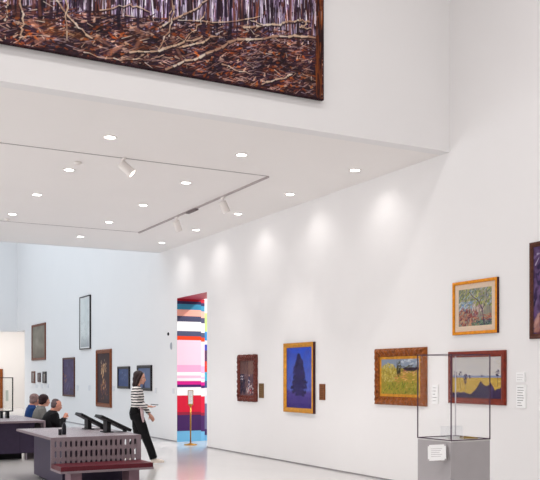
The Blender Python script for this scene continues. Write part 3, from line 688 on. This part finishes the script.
bm = bmesh.new(); cyl(bm, (0, 0, .18), (0, 0, .225), .007); cyl(bm, (0, 0, .225), (0, 0, .24), .013); loft(bm, [(0, 0, .233, .007), (.035, -.01, .235, .006), (.045, -.012, .225, .005)], 8); new('pump', bm, M_bot, e, smooth=True)
tag(e, 'dark pump bottle standing at the left front of the near table', 'bottle')
bx, by = at_xy(60, 435); bm = bmesh.new(); lathe(bm, [(.022, 0), (.024, .004), (.024, .085), (.021, .085), (.02, .01)]); o = new('cup', bm, M_bot, smooth=True)
o.location = (bx, by, ZT); tag(o, 'small dark cup beside the pump bottle on the near table', 'cup')

# glass panel with black edges standing on the second table
e = empty('glass_display_stand', (3.28, 17.7, ZT))
M_g = glass('panel_glass', (.97, .98, .97))
boxo('pane', (-.32, .32, -.006, .006, .15, .81), M_g, e)
bm = bmesh.new()
for d in ((-.34, -.32, .14, .82), (.32, .34, .14, .82), (-.34, .34, .13, .15), (-.34, .34, .805, .82)): box(bm, d[0], d[1], -.012, .012, d[2], d[3])
new('edge', bm, M_dark, e, bevel=.002)
for x in (.10, .225): boxo('foot', (x-.022, x+.022, -.1, .1, 0, .14), M_dark, e, bevel=.004)
boxo('inserted_sheet', (.19, .245, -.009, -.007, .34, .56), mat('pale_green_sheet', (196, 206, 196), .7), e)
tag(e, 'clear upright panel with black edges and feet on the far table', 'display stand')
# dark picture with gold top on the wall of the end gallery
d = 44; lat = (-8-270)/855; t = 43/(FY+lat*RY)
e = empty('framed_painting', (t*(FX+lat*RX), 43, zat(391, t)))
frame('frame', 1.0, 2.15, [(0, 0), (0, .06), (.06, .08), (.14, .05)], G_orn, e)
boxo('backing', (-.48, .48, -.012, -.001, -1.05, 1.05), mat('backing_card', (90, 70, 60)), e)
canvas('canvas', art_plum(60, 130, .4), .74, 1.89, e, -.045, back=.03)
tag(e, 'dark gold-framed painting at the left edge, in the warm lit gallery at the far end', 'painting')

# ------------------------------------------------------------------ glass display case
bmC = Vector((0, 0, 0)); PXC, DC = 453.4, 8.28
lt = (PXC-270)/855*DC; cx, cy = DC*FX+lt*RX, DC*FY+lt*RY; H = .342; ZP = EYE+(375-438.6)/855*DC
# corners: turned so that one corner points at the camera
angc = math.atan2(-cy, -cx)-math.radians(3.5)
case = empty('display_case', (cx, cy, 0), angc-PI/4); hs = H/math.sqrt(2)
M_ped = mat('grey_pedestal', (180, 175, 177), .7, var=.03, scale=5)
boxo('pedestal', (-hs, hs, -hs, hs, 0, ZP-.012), M_ped, case, bevel=.004)
boxo('deck', (-hs, hs, -hs, hs, ZP-.012, ZP), mat('pale_case_deck', (214, 212, 210), .5), case, bevel=.002)
ZG = ZP+.812; M_edge = mat('dark_plum_edge', (66, 36, 62), .4)
bm = bmesh.new(); t = .004
for sx, sy in ((-1, 0), (1, 0), (0, -1), (0, 1)):
    if sx: box(bm, sx*hs-t*(sx > 0)*2, sx*hs+t*(sx < 0)*2, -hs+.01, hs-.01, ZP, ZG-.01)
    else: box(bm, -hs+.01, hs-.01, sy*hs-t*(sy > 0)*2, sy*hs+t*(sy < 0)*2, ZP, ZG-.01)
box(bm, -hs, hs, -hs, hs, ZG-.008, ZG)
new('glass_cover', bm, glass('case_glass'), case)
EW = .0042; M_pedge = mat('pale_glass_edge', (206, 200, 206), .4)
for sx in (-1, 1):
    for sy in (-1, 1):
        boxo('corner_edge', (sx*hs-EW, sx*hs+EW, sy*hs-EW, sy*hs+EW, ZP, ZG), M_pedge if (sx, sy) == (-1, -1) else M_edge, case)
bm = bmesh.new()
bm.free()
for nm, z, e_ in (('top_rim', ZG-.002, EW*.8), ('bottom_rim', ZP+.006, EW)):
    bm = bmesh.new()
    for s in (-1, 1):
        box(bm, -hs, hs, s*hs-e_, s*hs+e_, z-e_, z+e_); box(bm, s*hs-e_, s*hs+e_, -hs, hs, z-e_, z+e_)
    new(nm, bm, M_edge, case)
tag(case, 'tall clear glass display case with thin dark edges on a grey pedestal', 'display case')
def in_case(lat_off, dep_off, z): # place by offset along image right and depth from the case's centre
    return (cx+lat_off*RX+dep_off*FX, cy+lat_off*RY+dep_off*FY, z)
# exhibits in the case
e = empty('acrylic_stand', in_case(-.01, .04, ZP), -YAW)
Mg2 = glass('acrylic', (.95, .96, .97)); bm = bmesh.new()
box(bm, -.095, -.005, -.06, .06, 0, .115); box(bm, .0, .098, -.06, .06, 0, .12); new('block', bm, Mg2, e)
bm = bmesh.new()
for k in range(6): box(bm, .002, .096, -.064, -.0605, .012+k*.02, .0135+k*.02)
for x in (-.005, .098): box(bm, x-.0015, x+.0015, -.064, -.0605, 0, .118)
new('etched_line', bm, mat('white_acrylic_edge', (232, 230, 232), .4), e)
tag(e, 'pair of small clear acrylic blocks inside the glass case', 'acrylic block')
bm = bmesh.new(); box(bm, -.09, .06, -.05, .05, 0, .008); box(bm, -.085, .02, -.045, .045, .008, .016); o = new('gilded_booklet', bm, mat('ochre_gilt', (158, 130, 60), .5, metal=.2, var=.2, scale=30), bevel=.002)
o.location = in_case(.17, .035, ZP); o.rotation_euler = (0, 0, -YAW+.2); tag(o, 'flat ochre object lying at the right inside the glass case', 'exhibit')
bm = bmesh.new(); box(bm, -.11, .09, -.05, .05, 0, .006); o = new('information_sheet', bm, mat('pale_sheet', (226, 226, 226), .6), bevel=.001)
o.location = in_case(-.14, .02, ZP); o.rotation_euler = (0, 0, -YAW-.3); tag(o, 'pale flat sheet lying at the left inside the glass case', 'sheet')
# tilted white card fixed on the pedestal's left face
c = empty('pedestal_card', (0, 0, 0)); 
# the face to the left of the near corner, in world
def face_pt(f, z, out=0):
    ang = angc; near = Vector((cx+H*math.cos(ang), cy+H*math.sin(ang), 0)); left = Vector((cx+H*math.cos(ang-PI/2), cy+H*math.sin(ang-PI/2), 0))
    p = near.lerp(left, f); n = (near+left)/2-Vector((cx, cy, 0)); n.normalize(); p = p+n*out; p.z = z; return p, n
p, n = face_pt(.27, zat(453, 8.1))
c.location = p; c.rotation_euler = (0, 0, math.atan2(n.y, n.x)+PI/2+math.radians(38))
mx = Matrix.Rotation(math.radians(-14), 4, 'X') @ Matrix.Rotation(math.radians(-4), 4, 'Y')
bm = bmesh.new(); box(bm, -.085, .085, -.058, -.052, -.075, .075, mx); new('card', bm, M_card, c, bevel=.002)
c.location = p+n*.045
bm = bmesh.new(); box(bm, -.035, .035, -.035, .0, -.066, .045); new('bracket', bm, mat('brown_bracket', (126, 92, 90), .5), c, bevel=.003)
bm = bmesh.new()
for sx in (-1, 1):
    for sz in (-1, 1): box(bm, sx*.078-.006, sx*.078+.006, -.061, -.057, sz*.068-.006, sz*.068+.006, mx)
for k in range(5): box(bm, -.055, .05-.012*(k % 3), -.0588, -.0575, .035-k*.018, .038-k*.018, mx)
new('printed_marks', bm, mat('faint_print', (176, 168, 172), .6), c)
tag(c, 'square white card tilted on the front of the grey pedestal', 'information card')

# ------------------------------------------------------------------ gold post sign in the doorway
SYp = (DY0+DY1)/2-.1
a, b = ray(190.6); sx_ = a*SYp/b
e = empty('sign_stand', (sx_, SYp, 0), -YAW)
M_brass = mat('brushed_brass', (172, 128, 56), .3, metal=.7, var=.1, scale=30)
bm = bmesh.new(); lathe(bm, [(.15, 0), (.155, .006), (.15, .02), (.04, .035), (.02, .05)], seg=40); new('base', bm, M_brass, e, smooth=True)
bm = bmesh.new(); cyl(bm, (0, 0, .03), (0, 0, .93), .017); lathe(bm, [(.02, .88), (.032, .90), (.032, .93), (.02, .95)]); new('pole', bm, M_brass, e, smooth=True)
bm = bmesh.new()
for d in ((-.062, -.05, .94, 1.26), (.05, .062, .94, 1.26), (-.062, .062, .925, .945), (-.062, .062, 1.25, 1.265)): box(bm, d[0], d[1], -.018, .012, d[2], d[3])
new('sign_frame', bm, M_brass, e, bevel=.002)
boxo('sign_sheet', (-.05, .05, -.01, .008, .945, 1.25), M_card, e)
bm = bmesh.new(); 
for k in range(8): box(bm, -.036, .036-.012*(k % 3), -.0115, -.0098, 1.21-k*.03, 1.214-k*.03)
new('printed_lines', bm, M_text, e)
tag(e, 'slim brass post with a small white upright notice, standing in the striped doorway', 'sign stand')

# ------------------------------------------------------------------ people
def bake(bm, name, m, parent, voxel, smooth=4, mats=None):
    me = bpy.data.meshes.new('t'); bm.to_mesh(me); bm.free(); o = bpy.data.objects.new('t', me); COL.objects.link(o)
    r = o.modifiers.new('r', 'REMESH'); r.mode = 'VOXEL'; r.voxel_size = voxel; r.adaptivity = 0
    s = o.modifiers.new('s', 'SMOOTH'); s.iterations = smooth; s.factor = .5
    dg = bpy.context.evaluated_depsgraph_get(); dg.update(); n = bpy.data.meshes.new_from_object(o.evaluated_get(dg))
    bpy.data.objects.remove(o); n.name = name; n.materials.clear(); n.materials.append(m)
    for p in n.polygons: p.use_smooth = True
    q = bpy.data.objects.new(name, n); COL.objects.link(q); q.parent = parent; return q
def hand(bm, wrist, d, palm_n, thumb_side, s=1.0, curl=.5):
    """palm plus four bent fingers and a thumb; d = direction of the hand, palm_n = towards the palm"""
    d = Vector(d).normalized(); n = Vector(palm_n); n = (n-d*n.dot(d)).normalized(); t = d.cross(n).normalized()*thumb_side; W = Vector(wrist)
    loft(bm, [(*(W-d*.02*s), .026*s, .02*s), (*(W+d*.02*s), .034*s, .018*s), (*(W+d*.06*s), .042*s, .017*s), (*(W+d*.09*s), .040*s, .014*s)], 12, ref=t)
    for k, (ln, off) in enumerate(((.072, .03), (.08, .010), (.074, -.010), (.058, -.029))):
        p = W+d*.08*s+t*off*s; pts = [(*p, .0105*s)]; dd = d
        for j, f in enumerate((.42, .32, .26)):
            dd = (dd+n*curl*(.55+.25*j)).normalized(); p = p+dd*ln*f*s; pts.append((*p, (.0098-.001*j)*s))
        loft(bm, pts, 8)
    p = W+d*.025*s+t*.028*s; pts = [(*p, .014*s)]
    for f, dd in ((.035, d*.6+t*.8+n*.2), (.03, d*.85+t*.35+n*.45)):
        p = p+dd.normalized()*f*s; pts.append((*p, .0105*s))
    loft(bm, pts, 8)
def head(bm, mx):
    """faces +x, origin at the middle of the head (eye level), about 23 cm tall"""
    ell(bm, (-.012, 0, .035), (.098, .076, .082), mx=mx); ell(bm, (.028, 0, -.02), (.062, .062, .075), mx=mx)
    ell(bm, (.045, 0, -.072), (.042, .045, .036), mx=mx); ell(bm, (.072, 0, -.092), (.02, .022, .016), mx=mx)     # jaw, chin
    loft(bm, [(.088, 0, .012, .008), (.103, 0, -.014, .012), (.110, 0, -.030, .014), (.092, 0, -.038, .014)], 10, mx=mx)
    ell(bm, (.082, 0, .022), (.018, .052, .012), mx=mx)                                                       # brow
    ell(bm, (.088, 0, -.056), (.014, .024, .007), mx=mx); ell(bm, (.086, 0, -.068), (.014, .02, .007), mx=mx)    # lips
    for s in (-1, 1): ell(bm, (-.008, s*.078, -.008), (.018, .01, .03), mx=mx); ell(bm, (.05, s*.045, -.03), (.03, .022, .026), mx=mx)
M_eyew = mat('eye_white', (220, 214, 210), .3); M_iris = mat('dark_iris', (44, 30, 26), .2)
def face_parts(e, mx, hairm, lipm):
    for s in (-1, 1):
        bm = bmesh.new(); ell(bm, (.082, s*.030, .0), (.011, .013, .008), mx=mx, seg=10); q = new('eye', bm, M_eyew, e, smooth=True)
        bm = bmesh.new(); ell(bm, (.090, s*.031, .0), (.005, .006, .006), mx=mx, seg=10); new('iris', bm, M_iris, q, smooth=True)
        bm = bmesh.new(); loft(bm, [(.094, s*.014, .018, .003), (.097, s*.03, .024, .0035), (.085, s*.046, .018, .0025)], 6, mx=mx); new('eyebrow', bm, hairm, e, smooth=True)
    bm = bmesh.new(); ell(bm, (.0965, 0, -.061), (.009, .022, .006), mx=mx, seg=10); new('lips', bm, lipm, e, smooth=True)
M_skin = mat('skin', (214, 160, 140), .55, var=.05, scale=20); M_skin2 = mat('ruddy_skin', (206, 146, 126), .55, var=.06, scale=20)
M_lip = mat('lip', (176, 88, 86), .5)
def shoe(e, heel, toe, m, z=0, name='shoe', sole=None, w=.042):
    h, t = Vector(heel), Vector(toe); d = (t-h).normalized(); L = (t-h).length; u = Vector((0, 0, 1)); u = (u-d*u.dot(d)).normalized()
    bm = bmesh.new(); P = lambda f, up: h+d*L*f+u*up
    loft(bm, [(*P(.0, .035), w*.55, .03), (*P(.12, .045), w*.8, .045), (*P(.35, .045), w*.85, .045), (*P(.6, .036), w, .036), (*P(.85, .027), w*.95, .027), (*P(1, .022), w*.5, .016)], 14, ref=(0, 1, 0))
    o = bake(bm, name, m, e, .006, 3)
    bm = bmesh.new(); loft(bm, [(*P(0, .006), w*.6, .008), (*P(.15, .007), w*.85, .008), (*P(.6, .007), w*1.05, .008), (*P(.9, .007), w*.95, .008), (*P(1.02, .009), w*.45, .006)], 12, ref=(0, 1, 0))
    new('sole', bm, sole or m, o, smooth=True); return o

# -- walking woman
a, b = ray(140); WD = 15.62
wom = empty('person', (a*WD, b*WD, 0), -YAW)
M_blk = mat('black_trouser_cloth', (8, 7, 11), .9, var=.15, scale=12)
hm = Matrix.Translation((-.005, 0, 1.565)) @ Matrix.Rotation(math.radians(7), 4, 'Y')
ARM_R = [(-.06, -.165, 1.375), (-.05, -.205, 1.24), (-.035, -.225, 1.10), (.07, -.165, 1.07), (.165, -.09, 1.05)]
ARM_L = [(-.06, .165, 1.375), (-.02, .20, 1.24), (.0, .215, 1.11), (.09, .18, .985), (.165, .13, .885)]
bm = bmesh.new(); head(bm, hm)
loft(bm, [(-.06, 0, 1.38, .07, .06), (-.05, 0, 1.43, .052, .052), (-.03, 0, 1.50, .047, .05), (-.015, 0, 1.55, .05, .055)], 14)
loft(bm, [(-.05, 0, .84, .15, .10), (-.06, 0, .95, .165, .115), (-.05, 0, 1.06, .125, .09), (-.045, 0, 1.2, .15, .10), (-.055, 0, 1.33, .16, .085), (-.06, 0, 1.39, .11, .06)], 20)
for A_ in (ARM_R, ARM_L): loft(bm, [(*p, r) for p, r in zip(A_, (.042, .040, .036, .032, .024))], 10)
LEG_R = [(-.04, -.085, .90), (.05, -.085, .68), (.125, -.085, .47), (.20, -.085, .29), (.262, -.085, .10)]
LEG_L = [(-.06, .085, .90), (-.06, .085, .68), (-.05, .085, .48), (-.16, .085, .32), (-.285, .085, .15)]
for L_ in (LEG_R, LEG_L): loft(bm, [(*p, r) for p, r in zip(L_, (.085, .072, .055, .048, .035))], 12)
hand(bm, ARM_R[-1], (.95, .05, -.12), (0, .15, 1), 1, .92, .35)
hand(bm, ARM_L[-1], (.55, -.05, -.85), (0, -1, .1), 1, .92, .4)
bake(bm, 'body', M_skin, wom, .0065, 3)
# striped jumper
def stripe_mat():
    m = bpy.data.materials.new('black_white_stripes'); m.use_nodes = True; nt = m.node_tree; b = nt.nodes['Principled BSDF']
    tc = nt.nodes.new('ShaderNodeTexCoord'); sp = nt.nodes.new('ShaderNodeSeparateXYZ'); nt.links.new(tc.outputs['Object'], sp.inputs[0])
    nz = nt.nodes.new('ShaderNodeTexNoise'); nz.inputs['Scale'].default_value = 6; nt.links.new(tc.outputs['Object'], nz.inputs['Vector'])
    ad = nt.nodes.new('ShaderNodeMath'); ad.operation = 'MULTIPLY_ADD'; ad.inputs[1].default_value = .03; nt.links.new(nz.outputs['Fac'], ad.inputs[0]); nt.links.new(sp.outputs['Z'], ad.inputs[2])
    mu = nt.nodes.new('ShaderNodeMath'); mu.operation = 'MULTIPLY'; mu.inputs[1].default_value = 1/.049; nt.links.new(ad.outputs[0], mu.inputs[0])
    fr = nt.nodes.new('ShaderNodeMath'); fr.operation = 'FRACT'; nt.links.new(mu.outputs[0], fr.inputs[0])
    gt = nt.nodes.new('ShaderNodeMath'); gt.operation = 'GREATER_THAN'; gt.inputs[1].default_value = .48; nt.links.new(fr.outputs[0], gt.inputs[0])
    mx = nt.nodes.new('ShaderNodeMix'); mx.data_type = 'RGBA'; mx.inputs[6].default_value = (.018, .015, .025, 1); mx.inputs[7].default_value = (.80, .77, .74, 1)
    nt.links.new(gt.outputs[0], mx.inputs[0]); nt.links.new(mx.outputs[2], b.inputs['Base Color']); b.inputs['Roughness'].default_value = .85; return m
bm = bmesh.new()
loft(bm, [(-.05, 0, 1.0, .150, .118), (-.055, 0, 1.04, .148, .112), (-.05, 0, 1.12, .148, .108), (-.045, 0, 1.22, .168, .122), (-.055, 0, 1.33, .175, .105), (-.06, 0, 1.39, .125, .076), (-.055, 0, 1.425, .070, .062)], 22)
for A_ in (ARM_R, ARM_L): 
    loft(bm, [(*p, r) for p, r in zip(A_[:4]+[tuple(Vector(A_[3]).lerp(Vector(A_[4]), .75))], (.060, .054, .050, .046, .040))], 12)
bake(bm, 'striped_jumper', stripe_mat(), wom, .007, 3)['label'] = 'black and white horizontally striped jumper'
bm = bmesh.new()
loft(bm, [(-.055, 0, 1.055, .142, .105), (-.06, 0, 1.0, .158, .118), (-.065, 0, .93, .178, .132), (-.055, 0, .84, .17, .125), (-.05, 0, .80, .13, .10)], 22)
for L_ in (LEG_R, LEG_L): loft(bm, [(*p, r) for p, r in zip(L_, (.105, .096, .08, .075, .072))], 14)
bake(bm, 'trousers', M_blk, wom, .008, 3)
M_shoe = mat('cream_shoe', (226, 214, 204), .5)
shoe(wom, (.215, -.085, .012), (.455, -.085, .03), M_shoe)
shoe(wom, (-.335, .085, .11), (-.135, .085, .005), M_shoe)
M_hair = mat('dark_brown_hair', (38, 18, 18), .5, var=.5, scale=50)
bm = bmesh.new()
ell(bm, (-.030, 0, .050), (.100, .090, .088), mx=hm); ell(bm, (-.055, 0, -.02), (.075, .088, .10), mx=hm)
loft(bm, [(-.04, 0, .0, .088, .06), (-.06, 0, -.07, .086, .055), (-.075, 0, -.14, .082, .05), (-.085, 0, -.175, .05, .03)], 16, mx=hm)
for s in (-1, 1): loft(bm, [(.035, s*.06, .095, .03), (.02, s*.082, .04, .028), (-.005, s*.088, -.03, .03), (-.02, s*.085, -.10, .028), (-.03, s*.08, -.15, .016)], 10, mx=hm)
bake(bm, 'hair', M_hair, wom, .008, 2)
face_parts(wom, hm, M_hair, M_lip)
# pale cloth hanging at the hip
bm = bmesh.new()
loft(bm, [(.035, -.12, 1.06, .04, .03), (.055, -.135, .98, .045, .03), (.06, -.14, .90, .05, .026), (.075, -.14, .82, .045, .024), (.08, -.14, .765, .03, .018)], 12)
loft(bm, [(-.02, -.13, 1.05, .02), (.04, -.13, 1.075, .03), (.09, -.08, 1.06, .025), (.10, .0, 1.05, .02)], 10)
bake(bm, 'draped_cloth', mat('pale_pink_cloth', (190, 164, 168), .85, var=.18, scale=16), wom, .007, 2)
tag(wom, 'walking woman in a black and white striped top and black trousers holding a phone', 'person')
ph = empty('phone', wom.matrix_basis @ Vector((.285, -.085, 1.082)), -YAW)
mx = Matrix.Rotation(math.radians(5), 4, 'Y')
bm = bmesh.new(); box(bm, -.075, .06, -.036, .036, -.005, .004, mx); new('phone_body', bm, M_dark, ph, bevel=.003)
bm = bmesh.new(); box(bm, -.07, .055, -.032, .032, .004, .005, mx); new('screen', bm, M_screen, ph)
tag(ph, 'flat dark phone held out in the walking woman\'s hand', 'phone')

# -- seated visitors
def seated(loc, rz, lab, cloth, hairm, hair, lean=.06, top=1.15, tilt=12, hands='chin', skin=M_skin2, wide=1.0, seat=.39, yaw=0, clothname='jacket', clothlab=None):
    e = empty('person', loc, rz); zp = seat+.10; zh = top-.118; hx = lean+.07
    hm = Matrix.Translation((hx, 0, zh)) @ Matrix.Rotation(math.radians(yaw), 4, 'Z') @ Matrix.Rotation(math.radians(tilt), 4, 'Y'); zs = zh-.145
    legs = [[(0, s*.09, zp), (.22, s*.10, zp+.01), (.42, s*.11, zp+.005), (.43, s*.11, .28), (.42, s*.11, .09)] for s in (-1, 1)]
    if hands == 'chin': arms = [[(lean-.02, -.18, zs-.02), (lean+.02, -.23, zs-.20), (lean+.06, -.22, zs-.30), (lean+.15, -.14, zs-.20), (lean+.21, -.05, zs-.10)],
                                [(lean-.02, .18, zs-.02), (lean+.02, .23, zs-.20), (lean+.06, .22, zs-.30), (lean+.15, .13, zs-.22), (lean+.205, .045, zs-.14)]]
    else: arms = [[(lean-.02, s*.18, zs-.02), (lean+.0, s*.22, zs-.20), (lean+.03, s*.22, zp+.12), (lean+.15, s*.17, zp+.12), (lean+.24, s*.10, zp+.12)] for s in (-1, 1)]
    bm = bmesh.new(); head(bm, hm)
    loft(bm, [(lean-.01, 0, zs+.02, .07, .06), (lean+.01, 0, zs+.05, .062, .062), (hx-.02, 0, zh-.08, .06, .064), (hx-.01, 0, zh-.02, .055, .055)], 12)
    T = [(0, 0, zp-.07, .16, .12), (-.01, 0, zp+.05, .165, .125), (-.005, 0, (zp+zs)/2, .155, .11), (lean*.6, 0, zs-.10, .17, .105), (lean*.85, 0, zs-.02, .16, .08), (lean, 0, zs+.03, .09, .06)]
    loft(bm, T, 18)
    for A_ in arms: loft(bm, [(*p, r) for p, r in zip(A_, (.045, .043, .038, .034, .026))], 10)
    for L_ in legs: loft(bm, [(*p, r) for p, r in zip(L_, (.085, .078, .06, .052, .036))], 10)
    for i, A_ in enumerate(arms):
        s = -1 if i == 0 else 1
        if hands == 'chin': hand(bm, A_[-1], (.5, -s*.3, .75), (.3, -s*.9, 0), s, .95, .7)
        else: hand(bm, A_[-1], (.9, -s*.35, -.1), (0, 0, -1), -s, .95, .35)
    bake(bm, 'body', skin, e, .0075, 3)
    bm = bmesh.new()
    loft(bm, [(a_, b_, c_, w_*1.13*wide, d_*1.22*wide) for a_, b_, c_, w_, d_ in T[:-1]]+[(lean, 0, zs+.045, .082, .072)], 20)
    for A_ in arms: loft(bm, [(*p, r*wide) for p, r in zip(A_[:4]+[tuple(Vector(A_[3]).lerp(Vector(A_[4]), .7))], (.072, .066, .06, .052, .044))], 12)
    q = bake(bm, clothname, cloth, e, .009, 4)
    if clothlab: q['label'] = clothlab
    bm = bmesh.new(); loft(bm, [(0, 0, zp-.085, .15, .10), (0, 0, zp, .175, .135), (0, 0, zp+.06, .17, .125)], 16)
    for L_ in legs: loft(bm, [(*p, r) for p, r in zip(L_, (.098, .09, .075, .066, .06))], 12)
    bake(bm, 'trousers', mat('dark_trouser_cloth', (34, 32, 42), .85, var=.1), e, .010, 3)
    for s in (-1, 1): shoe(e, (.37, s*.11, 0), (.61, s*.12, 0), mat('dark_shoe', (30, 26, 28), .5))
    bm = bmesh.new(); hair(bm, hm); bake(bm, 'hair', hairm, e, .008, 2)
    face_parts(e, hm, hairm, M_lip)
    tag(e, lab, 'person'); return e
def hair_short(bm, m):
    ell(bm, (-.024, 0, .046), (.096, .084, .084), mx=m); ell(bm, (-.05, 0, -.01), (.06, .080, .07), mx=m)
def hair_balding(bm, m):
    ell(bm, (-.042, 0, .02), (.078, .084, .07), mx=m); ell(bm, (-.055, 0, -.02), (.055, .076, .06), mx=m); ell(bm, (-.03, 0, .062), (.085, .066, .062), mx=m)
def hair_full(bm, m):
    ell(bm, (-.026, 0, .052), (.106, .094, .090), mx=m); ell(bm, (-.055, 0, -.02), (.068, .088, .085), mx=m)
    for s in (-1, 1): ell(bm, (-.005, s*.075, .01), (.04, .022, .06), mx=m)
seated((4.17, 16.92, 0), -.05, 'seated man with thinning grey hair in a black jacket, hands raised near his chin', mat('black_jacket_cloth', (9, 8, 13), .9, var=.1), mat('grey_hair', (92, 78, 80), .6, var=.2, scale=40), hair_balding,
       lean=.06, top=1.14, tilt=16, wide=1.25)
seated((4.155, 17.76, 0), -.05, 'seated visitor with short dark hair in a grey cardigan, behind the man in black', mat('grey_green_knit', (112, 112, 110), .9, var=.12, scale=20), mat('dark_hair', (40, 18, 22), .55, var=.4, scale=40), hair_full,
       lean=.04, top=1.205, tilt=6, hands='lap', wide=1.08, clothname='cardigan', skin=M_skin)
seated((4.16, 18.52, 0), -.05, 'seated visitor with grey-brown hair in a blue top, farthest of the three', mat('blue_knit', (22, 58, 112), .85, var=.1, scale=20), mat('ash_brown_hair', (130, 106, 104), .6, var=.25, scale=40), hair_full,
       lean=.02, top=1.20, tilt=8, hands='lap', wide=1.0, clothname='jumper', skin=M_skin2)
